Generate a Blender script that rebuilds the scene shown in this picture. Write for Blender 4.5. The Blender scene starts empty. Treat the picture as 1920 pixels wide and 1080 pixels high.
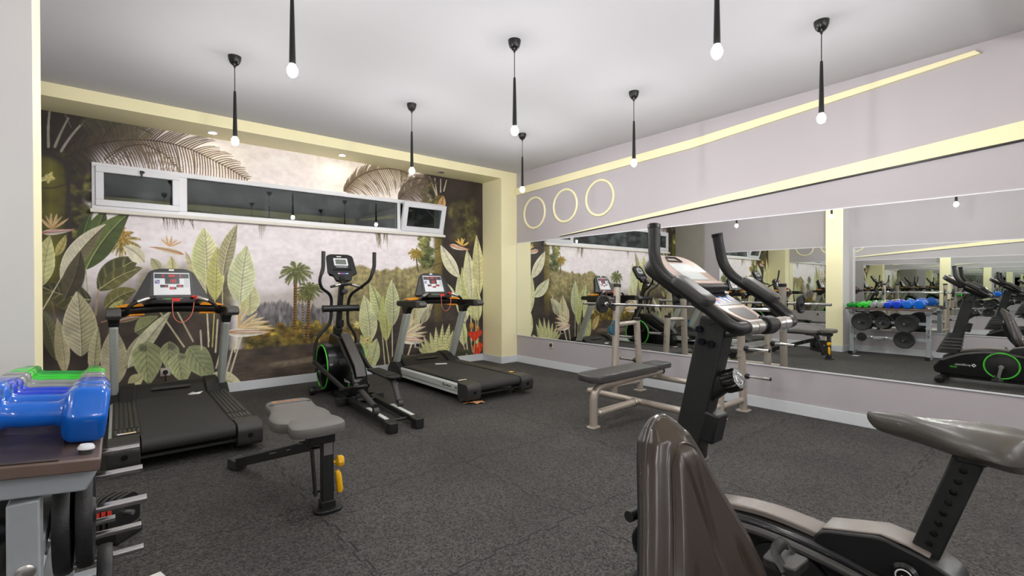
import bpy, bmesh, math, random
import numpy as np
from mathutils import Vector, Matrix, Euler
random.seed(7)
R_ = math.radians
scene = bpy.context.scene
COL = scene.collection

# ------------------------------------------------------------------ camera
XW, YB, YC, XC, XL, HC = 4.825, 6.157, 5.672, 4.517, -0.62, 2.95   # room planes
FPX = 889.0
CAM_YAW, CAM_PITCH, CAM_ROLL = R_(39.8), R_(0.34), -0.0026
Fv = np.array([math.sin(CAM_YAW)*math.cos(CAM_PITCH), math.cos(CAM_YAW)*math.cos(CAM_PITCH), -math.sin(CAM_PITCH)])
Rv = np.array([math.cos(CAM_YAW), -math.sin(CAM_YAW), 0.0])
Uv = np.cross(Rv, Fv)
CAM = np.array([0, 0, 1.2])
cam_data = bpy.data.cameras.new('camera')
cam_data.sensor_width = 36.0
cam_data.lens = FPX/1920*36.0
cam_data.clip_start = 0.02
cam = bpy.data.objects.new('camera', cam_data)
COL.objects.link(cam)
r2, u2 = Rv+CAM_ROLL*Uv, Uv-CAM_ROLL*Rv
cam.matrix_world = Matrix(((r2[0], u2[0], -Fv[0], CAM[0]), (r2[1], u2[1], -Fv[1], CAM[1]),
                           (r2[2], u2[2], -Fv[2], CAM[2]), (0, 0, 0, 1)))
scene.camera = cam

# ------------------------------------------------------------------ world, exposure
world = bpy.data.worlds.new('world')
scene.world = world
world.use_nodes = True
world.node_tree.nodes['Background'].inputs[0].default_value = (0.02, 0.025, 0.035, 1)
world.node_tree.nodes['Background'].inputs[1].default_value = 1.0
scene.view_settings.view_transform = 'Standard'
scene.view_settings.look = 'None'
scene.view_settings.exposure = 0.0
scene.view_settings.gamma = 1.0
scene.view_settings.use_curve_mapping = False
scene.cycles.max_bounces = 16
scene.cycles.glossy_bounces = 12
scene.cycles.diffuse_bounces = 4
scene.cycles.transmission_bounces = 8
scene.cycles.sample_clamp_indirect = 0.0
scene.cycles.caustics_reflective = True
BULB = 790.0            # pendant bulb emission
SPOT = 90.0            # soffit downlight emission

# ------------------------------------------------------------------ materials
def lin(c):
    if isinstance(c, str):
        c = [int(c[i:i+2], 16) for i in (1, 3, 5)]
    out = []
    for v in c[:3]:
        v = v/255.0
        out.append(v/12.92 if v <= 0.04045 else ((v+0.055)/1.055)**2.4)
    return tuple(out)

def mat(name, col, rough=0.5, metal=0.0, var=0.06, vscale=18.0, bump=0.0, bscale=300.0, spec=0.5, coat=0.0):
    m = bpy.data.materials.new(name)
    m.use_nodes = True
    nt = m.node_tree
    p = nt.nodes['Principled BSDF']
    c = lin(col)
    tc = nt.nodes.new('ShaderNodeTexCoord')
    n = nt.nodes.new('ShaderNodeTexNoise')
    n.inputs['Scale'].default_value = vscale
    n.inputs['Detail'].default_value = 4
    nt.links.new(tc.outputs['Object'], n.inputs['Vector'])
    mx = nt.nodes.new('ShaderNodeMix')
    mx.data_type = 'RGBA'
    mx.inputs[6].default_value = tuple(v*(1-var) for v in c)+(1,)
    mx.inputs[7].default_value = tuple(min(1, v*(1+var)) for v in c)+(1,)
    nt.links.new(n.outputs['Fac'], mx.inputs[0])
    nt.links.new(mx.outputs[2], p.inputs['Base Color'])
    p.inputs['Roughness'].default_value = rough
    p.inputs['Metallic'].default_value = metal
    p.inputs['Specular IOR Level'].default_value = spec
    p.inputs['Coat Weight'].default_value = coat
    p.inputs['Coat Roughness'].default_value = 0.05
    if bump > 0:
        n2 = nt.nodes.new('ShaderNodeTexNoise')
        n2.inputs['Scale'].default_value = bscale
        n2.inputs['Detail'].default_value = 3
        nt.links.new(tc.outputs['Object'], n2.inputs['Vector'])
        b = nt.nodes.new('ShaderNodeBump')
        b.inputs['Strength'].default_value = bump
        b.inputs['Distance'].default_value = 0.002
        nt.links.new(n2.outputs['Fac'], b.inputs['Height'])
        nt.links.new(b.outputs['Normal'], p.inputs['Normal'])
    return m

def emis(name, col, strength, base=(20, 20, 20)):
    m = mat(name, base, 0.4)
    p = m.node_tree.nodes['Principled BSDF']
    p.inputs['Emission Color'].default_value = lin(col)+(1,)
    p.inputs['Emission Strength'].default_value = strength
    return m

M = {}
M['ceiling'] = mat('ceiling_paint', (194, 193, 197), 0.8, var=0.02, vscale=2)
M['lavender'] = mat('lavender_grey_paint', (178, 172, 176), 0.65, var=0.025, vscale=1.5)
M['cream'] = mat('cream_paint', (240, 232, 190), 0.6, var=0.03, vscale=3)
M['white_wall'] = mat('white_wall_paint', (216, 214, 212), 0.6, var=0.03, vscale=2)
M['plaster'] = mat('bare_plaster', (150, 145, 138), 0.8, var=0.12, vscale=5, bump=0.3, bscale=30)
M['base'] = mat('skirting_paint', (214, 218, 222), 0.4, var=0.03)
M['white_pvc'] = mat('white_pvc', (222, 223, 228), 0.35, var=0.02)
M['sill'] = mat('sill_paint', (228, 224, 214), 0.6, var=0.06, vscale=12)
M['black'] = mat('black_plastic', (26, 26, 27), 0.42, var=0.15, bump=0.15)
M['black_gloss'] = mat('gloss_black_plastic', (20, 20, 21), 0.22, var=0.1)
M['lamp_black'] = mat('lamp_black_metal', (18, 18, 19), 0.3, var=0.1)
M['black_metal'] = mat('powder_black_metal', (30, 31, 31), 0.5, 0.0, var=0.2, bump=0.25, bscale=500)
M['grey_plastic'] = mat('grey_plastic', (74, 72, 70), 0.45, var=0.1)
M['dark_grey'] = mat('dark_grey_plastic', (52, 51, 50), 0.45, var=0.12)
M['belt'] = mat('running_belt', (48, 47, 46), 0.7, var=0.12, vscale=400, bump=0.3, bscale=700)
M['silver'] = mat('satin_silver', (206, 210, 206), 0.4, 0.1, var=0.03)
M['post_silver'] = mat('grey_green_alloy', (172, 178, 172), 0.42, 0.12, var=0.04)
M['champagne'] = mat('champagne_steel', (186, 176, 164), 0.35, 0.45, var=0.05, vscale=8)
M['rack_grey'] = mat('rack_grey_paint', (158, 163, 168), 0.42, 0.15, var=0.05, vscale=60)
M['chrome'] = mat('chrome', (215, 215, 215), 0.12, 1.0, var=0.02)
M['steel'] = mat('brushed_steel', (190, 188, 184), 0.28, 0.9, var=0.05)
M['orange'] = mat('orange_plastic', (236, 150, 20), 0.4)
M['yellow'] = mat('yellow_plastic', (238, 180, 24), 0.35)
M['red'] = mat('red_plastic', (222, 44, 30), 0.4)
M['cord_red'] = mat('red_white_cord', (224, 110, 88), 0.6, var=0.5, vscale=220)
M['panel_white'] = mat('console_overlay', (214, 216, 220), 0.4, var=0.03)
M['panel_dark'] = mat('console_dark_overlay', (46, 50, 56), 0.35)
M['led'] = emis('red_led_digits', (255, 30, 30), 1.2, (90, 10, 14))
M['lcd'] = mat('grey_lcd', (112, 118, 112), 0.2)
M['lcd_light'] = mat('pale_lcd', (214, 220, 220), 0.25)
M['blue_print'] = mat('blue_print', (70, 110, 200), 0.4)
M['white_print'] = mat('white_print', (232, 232, 232), 0.5)
M['black_print'] = mat('black_print', (24, 26, 26), 0.5)
M['orange_print'] = mat('orange_print', (240, 150, 60), 0.5)
M['green'] = mat('lime_ring', (70, 205, 50), 0.35)
M['upholstery'] = mat('grey_upholstery', (104, 101, 98), 0.5, var=0.08, vscale=40, bump=0.12, bscale=250)
M['upholstery_dark'] = mat('charcoal_upholstery', (62, 61, 60), 0.42, var=0.08, bump=0.1)
M['saddle'] = mat('saddle_vinyl', (78, 74, 70), 0.34, var=0.08, bump=0.15, bscale=220)
M['brown_vinyl'] = mat('brown_black_vinyl', (56, 47, 41), 0.25, var=0.12, vscale=6)
M['vinyl_blue'] = mat('bright_blue_vinyl', (8, 100, 205), 0.16, var=0.05, coat=0.4)
M['vinyl_royal'] = mat('royal_blue_vinyl', (10, 62, 200), 0.16, var=0.05, coat=0.4)
M['vinyl_grey'] = mat('grey_vinyl', (134, 138, 138), 0.18, var=0.05, coat=0.4)
M['vinyl_green'] = mat('bright_green_vinyl', (40, 190, 45), 0.16, var=0.05, coat=0.4)
M['vinyl_dgreen'] = mat('dark_green_vinyl', (14, 140, 50), 0.16, var=0.05, coat=0.4)
M['iron'] = mat('cast_iron', (40, 40, 41), 0.45, 0.2, var=0.2, vscale=80, bump=0.5, bscale=260)
M['leaf'] = mat('dry_leaf', (206, 150, 104), 0.7, var=0.3, vscale=40)
M['paper'] = mat('white_paper', (230, 228, 224), 0.7)
M['beige'] = mat('beige_socket', (206, 192, 178), 0.45)
M['tray'] = mat('brown_tray', (98, 82, 74), 0.35, var=0.1, vscale=10)
M['tray_mat'] = mat('brown_rubber_mat', (62, 52, 48), 0.38, var=0.15, vscale=14)
M['taupe'] = mat('satin_taupe_plastic', (122, 113, 107), 0.4, var=0.08)
M['rose'] = mat('rose_grey_plastic', (188, 168, 156), 0.35, var=0.06)
M['night'] = mat('night_exterior', (26, 30, 32), 0.9, var=0.4, vscale=3)
M['teal'] = mat('teal_rubber', (30, 84, 104), 0.5)

def mirror_mat():
    m = bpy.data.materials.new('mirror_silver')
    m.use_nodes = True
    p = m.node_tree.nodes['Principled BSDF']
    p.inputs['Base Color'].default_value = (0.87, 0.89, 0.87, 1)
    p.inputs['Metallic'].default_value = 1
    p.inputs['Roughness'].default_value = 0.0
    return m
M['mirror'] = mirror_mat()

def glass_mat():
    m = bpy.data.materials.new('window_glass')
    m.use_nodes = True
    nt = m.node_tree
    nt.nodes.clear()
    out = nt.nodes.new('ShaderNodeOutputMaterial')
    g = nt.nodes.new('ShaderNodeBsdfGlossy')
    g.inputs['Roughness'].default_value = 0.0
    g.inputs['Color'].default_value = (0.94, 0.97, 0.98, 1)
    t = nt.nodes.new('ShaderNodeBsdfTransparent')
    t.inputs['Color'].default_value = (0.8, 0.86, 0.84, 1)
    fr = nt.nodes.new('ShaderNodeFresnel')
    fr.inputs['IOR'].default_value = 1.75
    tc = nt.nodes.new('ShaderNodeTexCoord')
    n = nt.nodes.new('ShaderNodeTexNoise')
    n.inputs['Scale'].default_value = 6
    nt.links.new(tc.outputs['Object'], n.inputs['Vector'])
    d = nt.nodes.new('ShaderNodeBsdfDiffuse')
    d.inputs['Color'].default_value = (0.35, 0.38, 0.37, 1)
    mx = nt.nodes.new('ShaderNodeMixShader')
    nt.links.new(fr.outputs[0], mx.inputs[0])
    nt.links.new(t.outputs[0], mx.inputs[1])
    nt.links.new(g.outputs[0], mx.inputs[2])
    mp = nt.nodes.new('ShaderNodeMapRange')
    mp.inputs[1].default_value = 0.45
    mp.inputs[2].default_value = 0.8
    mp.inputs[4].default_value = 0.14
    nt.links.new(n.outputs['Fac'], mp.inputs[0])
    mx2 = nt.nodes.new('ShaderNodeMixShader')      # faint smears of dust on the pane
    nt.links.new(mp.outputs[0], mx2.inputs[0])
    nt.links.new(mx.outputs[0], mx2.inputs[1])
    nt.links.new(d.outputs[0], mx2.inputs[2])
    nt.links.new(mx2.outputs[0], out.inputs[0])
    return m
M['glass'] = glass_mat()

def floor_mat():
    m = bpy.data.materials.new('rubber_crumb_floor')
    m.use_nodes = True
    nt = m.node_tree
    L = nt.links.new
    p = nt.nodes['Principled BSDF']
    tc = nt.nodes.new('ShaderNodeTexCoord')
    n1 = nt.nodes.new('ShaderNodeTexNoise')
    n1.inputs['Scale'].default_value = 190
    n1.inputs['Detail'].default_value = 5
    n1.inputs['Roughness'].default_value = 0.75
    L(tc.outputs['Object'], n1.inputs['Vector'])
    gr = nt.nodes.new('ShaderNodeTexVoronoi')         # moulded rubber granules
    gr.inputs['Scale'].default_value = 125
    L(tc.outputs['Object'], gr.inputs['Vector'])
    gs = nt.nodes.new('ShaderNodeSeparateColor')
    L(gr.outputs['Color'], gs.inputs[0])
    gm = nt.nodes.new('ShaderNodeMix')
    gm.data_type = 'FLOAT'
    gm.inputs[0].default_value = 0.45
    L(gs.outputs[0], gm.inputs[2])
    L(n1.outputs['Fac'], gm.inputs[3])
    r1 = nt.nodes.new('ShaderNodeValToRGB')
    r1.color_ramp.elements[0].position = 0.25
    r1.color_ramp.elements[0].color = lin((20, 19, 19))+(1,)
    r1.color_ramp.elements[1].position = 0.80
    r1.color_ramp.elements[1].color = lin((85, 82, 79))+(1,)
    L(gm.outputs[0], r1.inputs[0])
    # broad wear
    n2 = nt.nodes.new('ShaderNodeTexNoise')
    n2.inputs['Scale'].default_value = 1.3
    n2.inputs['Detail'].default_value = 5
    L(tc.outputs['Object'], n2.inputs['Vector'])
    mr = nt.nodes.new('ShaderNodeMapRange')
    mr.inputs[1].default_value = 0.3
    mr.inputs[2].default_value = 0.7
    mr.inputs[3].default_value = 0.68
    mr.inputs[4].default_value = 1.25
    L(n2.outputs['Fac'], mr.inputs[0])
    mul = nt.nodes.new('ShaderNodeMix')
    mul.data_type = 'RGBA'
    mul.blend_type = 'MULTIPLY'
    mul.inputs[0].default_value = 1
    L(r1.outputs[0], mul.inputs[6])
    L(mr.outputs[0], mul.inputs[7])
    # sparse pale crumbs
    v = nt.nodes.new('ShaderNodeTexVoronoi')
    v.inputs['Scale'].default_value = 42
    L(tc.outputs['Object'], v.inputs['Vector'])
    lt = nt.nodes.new('ShaderNodeMath')
    lt.operation = 'LESS_THAN'
    lt.inputs[1].default_value = 0.075
    L(v.outputs['Distance'], lt.inputs[0])
    sepc = nt.nodes.new('ShaderNodeSeparateColor')
    L(v.outputs['Color'], sepc.inputs[0])
    gt = nt.nodes.new('ShaderNodeMath')
    gt.operation = 'GREATER_THAN'
    gt.inputs[1].default_value = 0.72
    L(sepc.outputs[0], gt.inputs[0])
    am = nt.nodes.new('ShaderNodeMath')
    am.operation = 'MULTIPLY'
    L(lt.outputs[0], am.inputs[0])
    L(gt.outputs[0], am.inputs[1])
    mx = nt.nodes.new('ShaderNodeMix')
    mx.data_type = 'RGBA'
    L(am.outputs[0], mx.inputs[0])
    L(mul.outputs[2], mx.inputs[6])
    mx.inputs[7].default_value = lin((150, 142, 130))+(1,)
    # interlocking tile seams: 1 m tiles with a toothed edge
    sep = nt.nodes.new('ShaderNodeSeparateXYZ')
    L(tc.outputs['Object'], sep.inputs[0])
    def mnode(op, a, b=None, c=None):
        q = nt.nodes.new('ShaderNodeMath')
        q.operation = op
        for i, val in enumerate((a, b, c)):
            if val is None:
                continue
            if isinstance(val, (int, float)):
                q.inputs[i].default_value = val
            else:
                L(val, q.inputs[i])
        return q.outputs[0]
    def seam(along, across, off):
        tooth = mnode('SINE', mnode('MULTIPLY', along, 2*math.pi/0.2))
        tooth = mnode('MULTIPLY', mnode('MINIMUM', mnode('MAXIMUM', mnode('MULTIPLY', tooth, 5), -1.0), 1.0), 0.012)
        d = mnode('ADD', mnode('ADD', across, off), tooth)
        d = mnode('ABSOLUTE', mnode('SUBTRACT', mnode('FRACT', mnode('ADD', d, 0.5)), 0.5))
        return mnode('LESS_THAN', d, 0.0042)
    s = mnode('MAXIMUM', seam(sep.outputs[0], sep.outputs[1], 0.32), seam(sep.outputs[1], sep.outputs[0], 0.18))
    brk = nt.nodes.new('ShaderNodeTexNoise')
    brk.inputs['Scale'].default_value = 3.5
    L(tc.outputs['Object'], brk.inputs['Vector'])
    s = mnode('MULTIPLY', s, mnode('GREATER_THAN', brk.outputs['Fac'], 0.40))
    mx3 = nt.nodes.new('ShaderNodeMix')
    mx3.data_type = 'RGBA'
    L(s, mx3.inputs[0])
    L(mx.outputs[2], mx3.inputs[6])
    mx3.inputs[7].default_value = lin((10, 10, 10))+(1,)
    L(mx3.outputs[2], p.inputs['Base Color'])
    p.inputs['Roughness'].default_value = 0.72
    b = nt.nodes.new('ShaderNodeBump')
    b.inputs['Strength'].default_value = 0.5
    b.inputs['Distance'].default_value = 0.003
    L(gr.outputs['Distance'], b.inputs['Height'])
    L(b.outputs['Normal'], p.inputs['Normal'])
    return m
M['floor'] = floor_mat()

def bulb_mat(name, strength, col=(1.0, 0.985, 0.965)):
    m = bpy.data.materials.new(name)
    m.use_nodes = True
    nt = m.node_tree
    nt.nodes.clear()
    out = nt.nodes.new('ShaderNodeOutputMaterial')
    e = nt.nodes.new('ShaderNodeEmission')
    e.inputs[0].default_value = col+(1,)
    e.inputs[1].default_value = strength
    nt.links.new(e.outputs[0], out.inputs[0])
    return m
M['bulb'] = bulb_mat('lit_bulb', BULB)
M['spot'] = bulb_mat('lit_downlight', SPOT, (1.0, 0.93, 0.80))

# ------------------------------------------------------------------ mesh helper
class G:
    def __init__(self):
        self.v, self.f, self.m = [], [], []
        self.mats = []
        self.cur = 0
    def use(self, m):
        if m not in self.mats:
            self.mats.append(m)
        self.cur = self.mats.index(m)
        return self
    def add(self, vs, fs):
        o = len(self.v)
        self.v += [tuple(p) for p in vs]
        for f in fs:
            self.f.append([i+o for i in f])
            self.m.append(self.cur)
        return self
    def box(self, c, s, rot=None):
        hx, hy, hz = s[0]/2, s[1]/2, s[2]/2
        vs = [Vector((x*hx, y*hy, z*hz)) for z in (-1, 1) for y in (-1, 1) for x in (-1, 1)]
        if rot is not None:
            rm = rot if isinstance(rot, Matrix) else Euler(rot).to_matrix()
            vs = [rm @ p for p in vs]
        vs = [p+Vector(c) for p in vs]
        return self.add(vs, [(0, 2, 3, 1), (4, 5, 7, 6), (0, 1, 5, 4), (2, 6, 7, 3), (0, 4, 6, 2), (1, 3, 7, 5)])
    def beam(self, p0, p1, w, h, up=(0, 0, 1)):
        """rectangular bar from p0 to p1, w across, h along up"""
        p0, p1 = Vector(p0), Vector(p1)
        d = (p1-p0).normalized()
        u = Vector(up)
        s = d.cross(u).normalized()
        u = s.cross(d).normalized()
        vs = []
        for p in (p0, p1):
            for a, b in ((-1, -1), (1, -1), (1, 1), (-1, 1)):
                vs.append(p+s*(a*w/2)+u*(b*h/2))
        return self.add(vs, [(3, 2, 1, 0), (4, 5, 6, 7), (0, 1, 5, 4), (1, 2, 6, 5), (2, 3, 7, 6), (3, 0, 4, 7)])
    def tube(self, pts, r, n=12, caps=True, closed=False, sq=None):
        pts = [Vector(p) for p in pts]
        k = len(pts)
        rs = r if isinstance(r, (list, tuple)) else [r]*k
        tang = []
        for i in range(k):
            if closed:
                a, b = pts[i-1], pts[(i+1) % k]
            else:
                a, b = pts[max(0, i-1)], pts[min(k-1, i+1)]
            tang.append((b-a).normalized())
        t0 = tang[0]
        ref = Vector((0, 0, 1)) if abs(t0.z) < 0.9 else Vector((1, 0, 0))
        nrm = (ref-t0*ref.dot(t0)).normalized()
        vs = []
        for i in range(k):
            t = tang[i]
            nrm = (nrm-t*nrm.dot(t)).normalized()
            bi = t.cross(nrm)
            for j in range(n):
                a = 2*math.pi*j/n
                ca, sa = math.cos(a), math.sin(a)
                if sq:
                    vs.append(pts[i]+nrm*(ca*rs[i]*sq[0])+bi*(sa*rs[i]*sq[1]))
                else:
                    vs.append(pts[i]+nrm*(ca*rs[i])+bi*(sa*rs[i]))
        fs = []
        for i in range(k if closed else k-1):
            i2 = (i+1) % k
            for j in range(n):
                j2 = (j+1) % n
                fs.append((i*n+j, i*n+j2, i2*n+j2, i2*n+j))
        if caps and not closed:
            fs.append(tuple(range(n-1, -1, -1)))
            fs.append(tuple((k-1)*n+j for j in range(n)))
        return self.add(vs, fs)
    def cyl(self, p0, p1, r0, r1=None, n=20, caps=True):
        return self.tube([p0, p1], [r0, r0 if r1 is None else r1], n, caps)
    def lathe(self, prof, c=(0, 0, 0), axis='z', n=28):
        vs, fs = [], []
        for (r, h) in prof:
            for j in range(n):
                a = 2*math.pi*j/n
                x, y = r*math.cos(a), r*math.sin(a)
                if axis == 'z':
                    p = (x, y, h)
                elif axis == 'x':
                    p = (h, x, y)
                else:
                    p = (y, h, x)
                vs.append((p[0]+c[0], p[1]+c[1], p[2]+c[2]))
        for i in range(len(prof)-1):
            for j in range(n):
                j2 = (j+1) % n
                fs.append((i*n+j, i*n+j2, (i+1)*n+j2, (i+1)*n+j))
        fs.append(tuple(range(n-1, -1, -1)))
        fs.append(tuple((len(prof)-1)*n+j for j in range(n)))
        return self.add(vs, fs)
    def loft(self, rings, caps=True):
        n = len(rings[0])
        vs = [p for r in rings for p in r]
        fs = []
        for i in range(len(rings)-1):
            for j in range(n):
                j2 = (j+1) % n
                fs.append((i*n+j, i*n+j2, (i+1)*n+j2, (i+1)*n+j))
        if caps:
            fs.append(tuple(range(n-1, -1, -1)))
            fs.append(tuple((len(rings)-1)*n+j for j in range(n)))
        return self.add(vs, fs)
    def prism(self, pts, lo, hi, axis='x'):
        """2D outline extruded along an axis: x -> (y,z), y -> (x,z), z -> (x,y)"""
        def P(a, b, h):
            return (h, a, b) if axis == 'x' else ((a, h, b) if axis == 'y' else (a, b, h))
        n = len(pts)
        vs = [P(a, b, lo) for a, b in pts]+[P(a, b, hi) for a, b in pts]
        fs = [tuple(range(n-1, -1, -1)), tuple(range(n, 2*n))]
        for j in range(n):
            j2 = (j+1) % n
            fs.append((j, j2, n+j2, n+j))
        return self.add(vs, fs)
    def sphere(self, c, r, nu=20, nv=12):
        rr = r if isinstance(r, (list, tuple)) else (r, r, r)
        rings = []
        for i in range(1, nv):
            t = math.pi*i/nv
            rings.append([(c[0]+rr[0]*math.sin(t)*math.cos(2*math.pi*j/nu), c[1]+rr[1]*math.sin(t)*math.sin(2*math.pi*j/nu),
                           c[2]-rr[2]*math.cos(t)) for j in range(nu)])
        o = len(self.v)
        self.loft(rings, caps=False)
        b = len(self.v)
        self.v += [(c[0], c[1], c[2]-rr[2]), (c[0], c[1], c[2]+rr[2])]
        last = o+(nv-2)*nu
        for j in range(nu):
            j2 = (j+1) % nu
            self.f += [[b, o+j2, o+j], [b+1, last+j, last+j2]]
            self.m += [self.cur, self.cur]
        return self
    def torus(self, c, R, r, axis='x', n=40, k=10, sq=(1, 1)):
        pts = []
        for j in range(n):
            a = 2*math.pi*j/n
            q = (R*math.cos(a), R*math.sin(a))
            p = (0, q[0], q[1]) if axis == 'x' else ((q[0], 0, q[1]) if axis == 'y' else (q[0], q[1], 0))
            pts.append((p[0]+c[0], p[1]+c[1], p[2]+c[2]))
        vs, fs = [], []
        ax = Vector((1, 0, 0)) if axis == 'x' else (Vector((0, 1, 0)) if axis == 'y' else Vector((0, 0, 1)))
        cc = Vector(c)
        for p in pts:
            d = (Vector(p)-cc).normalized()
            for i in range(k):
                a = 2*math.pi*i/k
                vs.append(Vector(p)+d*(r*sq[0]*math.cos(a))+ax*(r*sq[1]*math.sin(a)))
        for j in range(n):
            j2 = (j+1) % n
            for i in range(k):
                i2 = (i+1) % k
                fs.append((j*k+i, j*k+i2, j2*k+i2, j2*k+i))
        return self.add(vs, fs)
    def xf(self, mtx, start=0):
        for i in range(start, len(self.v)):
            self.v[i] = tuple(mtx @ Vector(self.v[i]))
        return self

def fillet(pts, rad, n=6):
    pts = [Vector(p) for p in pts]
    out = [pts[0]]
    rads = rad if isinstance(rad, (list, tuple)) else [rad]*len(pts)
    for i in range(1, len(pts)-1):
        a, b, c = pts[i-1], pts[i], pts[i+1]
        d1, d2 = (a-b), (c-b)
        r = min(rads[i], d1.length*0.49, d2.length*0.49)
        p1, p2 = b+d1.normalized()*r, b+d2.normalized()*r
        for k in range(n+1):
            t = k/n
            out.append(p1*(1-t)**2+b*(2*t*(1-t))+p2*t*t)
    out.append(pts[-1])
    return out

def round2d(pts, rad, n=5):
    k = len(pts)
    out = []
    rads = rad if isinstance(rad, (list, tuple)) else [rad]*k
    for i in range(k):
        a, b, c = Vector(pts[i-1]+(0,)), Vector(pts[i]+(0,)), Vector(pts[(i+1) % k]+(0,))
        d1, d2 = a-b, c-b
        r = min(rads[i], d1.length*0.49, d2.length*0.49)
        p1, p2 = b+d1.normalized()*r, b+d2.normalized()*r
        for q in range(n+1):
            t = q/n
            p = p1*(1-t)**2+b*(2*t*(1-t))+p2*t*t
            out.append((p.x, p.y))
    return out

def rrect(cx, cy, w, h, r, n=5):
    return round2d([(cx-w/2, cy-h/2), (cx+w/2, cy-h/2), (cx+w/2, cy+h/2), (cx-w/2, cy+h/2)], r, n)

def smooth_path(pts, n=8):
    P = [Vector(p) for p in pts]
    P = [P[0]*2-P[1]]+P+[P[-1]*2-P[-2]]
    out = []
    for i in range(1, len(P)-2):
        for k in range(n):
            t = k/n
            a, b, c, d = P[i-1], P[i], P[i+1], P[i+2]
            out.append(0.5*((2*b)+(c-a)*t+(2*a-5*b+4*c-d)*t*t+(3*b-a-3*c+d)*t**3))
    out.append(P[-2])
    return out

def obj(name, g, m=None, parent=None, bevel=0.0, seg=2, angle=35, subsurf=0):
    me = bpy.data.meshes.new(name)
    me.from_pydata([tuple(p) for p in g.v], [], g.f)
    ms = g.mats if g.mats else [m]
    for k in ms:
        me.materials.append(M[k] if isinstance(k, str) else k)
    if g.mats:
        me.polygons.foreach_set('material_index', g.m)
    bm = bmesh.new()
    bm.from_mesh(me)
    bmesh.ops.recalc_face_normals(bm, faces=bm.faces)
    bm.to_mesh(me)
    bm.free()
    me.polygons.foreach_set('use_smooth', [True]*len(me.polygons))
    me.set_sharp_from_angle(angle=R_(angle))
    o = bpy.data.objects.new(name, me)
    COL.objects.link(o)
    if parent is not None:
        o.parent = parent
    if subsurf:
        s = o.modifiers.new('subdivision', 'SUBSURF')
        s.levels = s.render_levels = subsurf
    if bevel > 0:
        b = o.modifiers.new('bevel', 'BEVEL')
        b.width = bevel
        b.segments = seg
        b.limit_method = 'ANGLE'
        b.angle_limit = R_(40)
        b.harden_normals = False
    return o

def thing(name, label, cat, loc=(0, 0, 0), rz=0.0, group=None):
    o = bpy.data.objects.new(name, None)
    o.empty_display_size = 0.1
    COL.objects.link(o)
    o.location = loc
    o.rotation_euler = (0, 0, rz)
    return tag(o, label, cat, group)

def tag(o, label, cat, group=None):
    o['label'] = label
    o['category'] = cat
    if group:
        o['group'] = group
    return o

def struct(name, g, m=None, bevel=0.0):
    o = obj(name, g, m, None, bevel)
    o['kind'] = 'structure'
    return o

def copy_tree(src, loc, rz=0.0, label=None):
    o = src.copy()
    COL.objects.link(o)
    o.location = loc
    o.rotation_euler = (0, 0, rz)
    if label:
        o['label'] = label
    for ch in list(src.children):
        c = ch.copy()
        COL.objects.link(c)
        c.parent = o
        for g2 in list(ch.children):
            d = g2.copy()
            COL.objects.link(d)
            d.parent = c
    return o

def text_g(txt, size, depth, mtx, mkey, shear=0.0, squash=1.0):
    cu = bpy.data.curves.new('lettering', 'FONT')
    cu.body = txt
    cu.size = size
    cu.extrude = depth
    cu.shear = shear
    cu.align_x = 'LEFT'
    cu.resolution_u = 3
    to = bpy.data.objects.new('lettering', cu)
    me = bpy.data.meshes.new_from_object(to)
    g = G().use(mkey)
    g.add([(v.co.x*squash, v.co.y, v.co.z) for v in me.vertices], [list(p.vertices) for p in me.polygons])
    bpy.data.objects.remove(to)
    bpy.data.curves.remove(cu)
    bpy.data.meshes.remove(me)
    return g.xf(mtx)

def frame_mtx(origin, xdir, ydir):
    x = Vector(xdir).normalized()
    z = x.cross(Vector(ydir)).normalized()
    y = z.cross(x)
    return Matrix(((x.x, y.x, z.x, origin[0]), (x.y, y.y, z.y, origin[1]), (x.z, y.z, z.z, origin[2]), (0, 0, 0, 1)))

def diamond(g, mtx, s):
    """open diamond emblem"""
    o = len(g.v)
    for a in range(4):
        p = [(0, s), (s, 0), (0, -s), (-s, 0)][a]
        q = [(0, s), (s, 0), (0, -s), (-s, 0)][(a+1) % 4]
        k = 0.45
        g.add([(p[0], p[1], 0.0008), (q[0], q[1], 0.0008), (q[0]*k, q[1]*k, 0.0008), (p[0]*k, p[1]*k, 0.0008)], [(0, 1, 2, 3)])
    return g.xf(mtx, o)
# ------------------------------------------------------------------ room shell
Y0 = -3.1
g = G().box(((XL+XW)/2, (Y0+YB)/2, -0.05), (XW-XL+0.4, YB-Y0+0.4, 0.1))
struct('floor', g, 'floor')
g = G().box(((XL+XW)/2, (Y0+YB)/2, HC+0.05), (XW-XL+0.4, YB-Y0+0.4, 0.1))
struct('ceiling', g, 'ceiling')
struct('wall_right', G().box((XW+0.06, (Y0+YB)/2, HC/2), (0.12, YB-Y0+0.3, HC)), 'lavender')
struct('wall_left', G().box((XL-0.06, (Y0+YB)/2, HC/2), (0.12, YB-Y0+0.3, HC)), 'lavender')
struct('wall_front', G().box(((XL+XW)/2, Y0-0.06, HC/2), (XW-XL+0.2, 0.12, HC)), 'lavender')
# back wall with the long window opening
WX0, WX1, WZ0, WZ1 = -0.16, 3.745, 1.955, 2.385
g = G()
yb = YB+0.1
for x0, x1, z0, z1 in ((XL-0.1, XW+0.1, 0, WZ0), (XL-0.1, XW+0.1, WZ1, HC), (XL-0.1, WX0, WZ0, WZ1), (WX1, XW+0.1, WZ0, WZ1)):
    g.box(((x0+x1)/2, yb, (z0+z1)/2), (x1-x0, 0.2, z1-z0))
struct('wall_back', g, 'sill')
# dark night beyond the window
g = G().box((1.8, YB+1.2, 2.2), (7, 0.05, 2.6))
struct('wall_outside', g, 'night')
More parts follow.
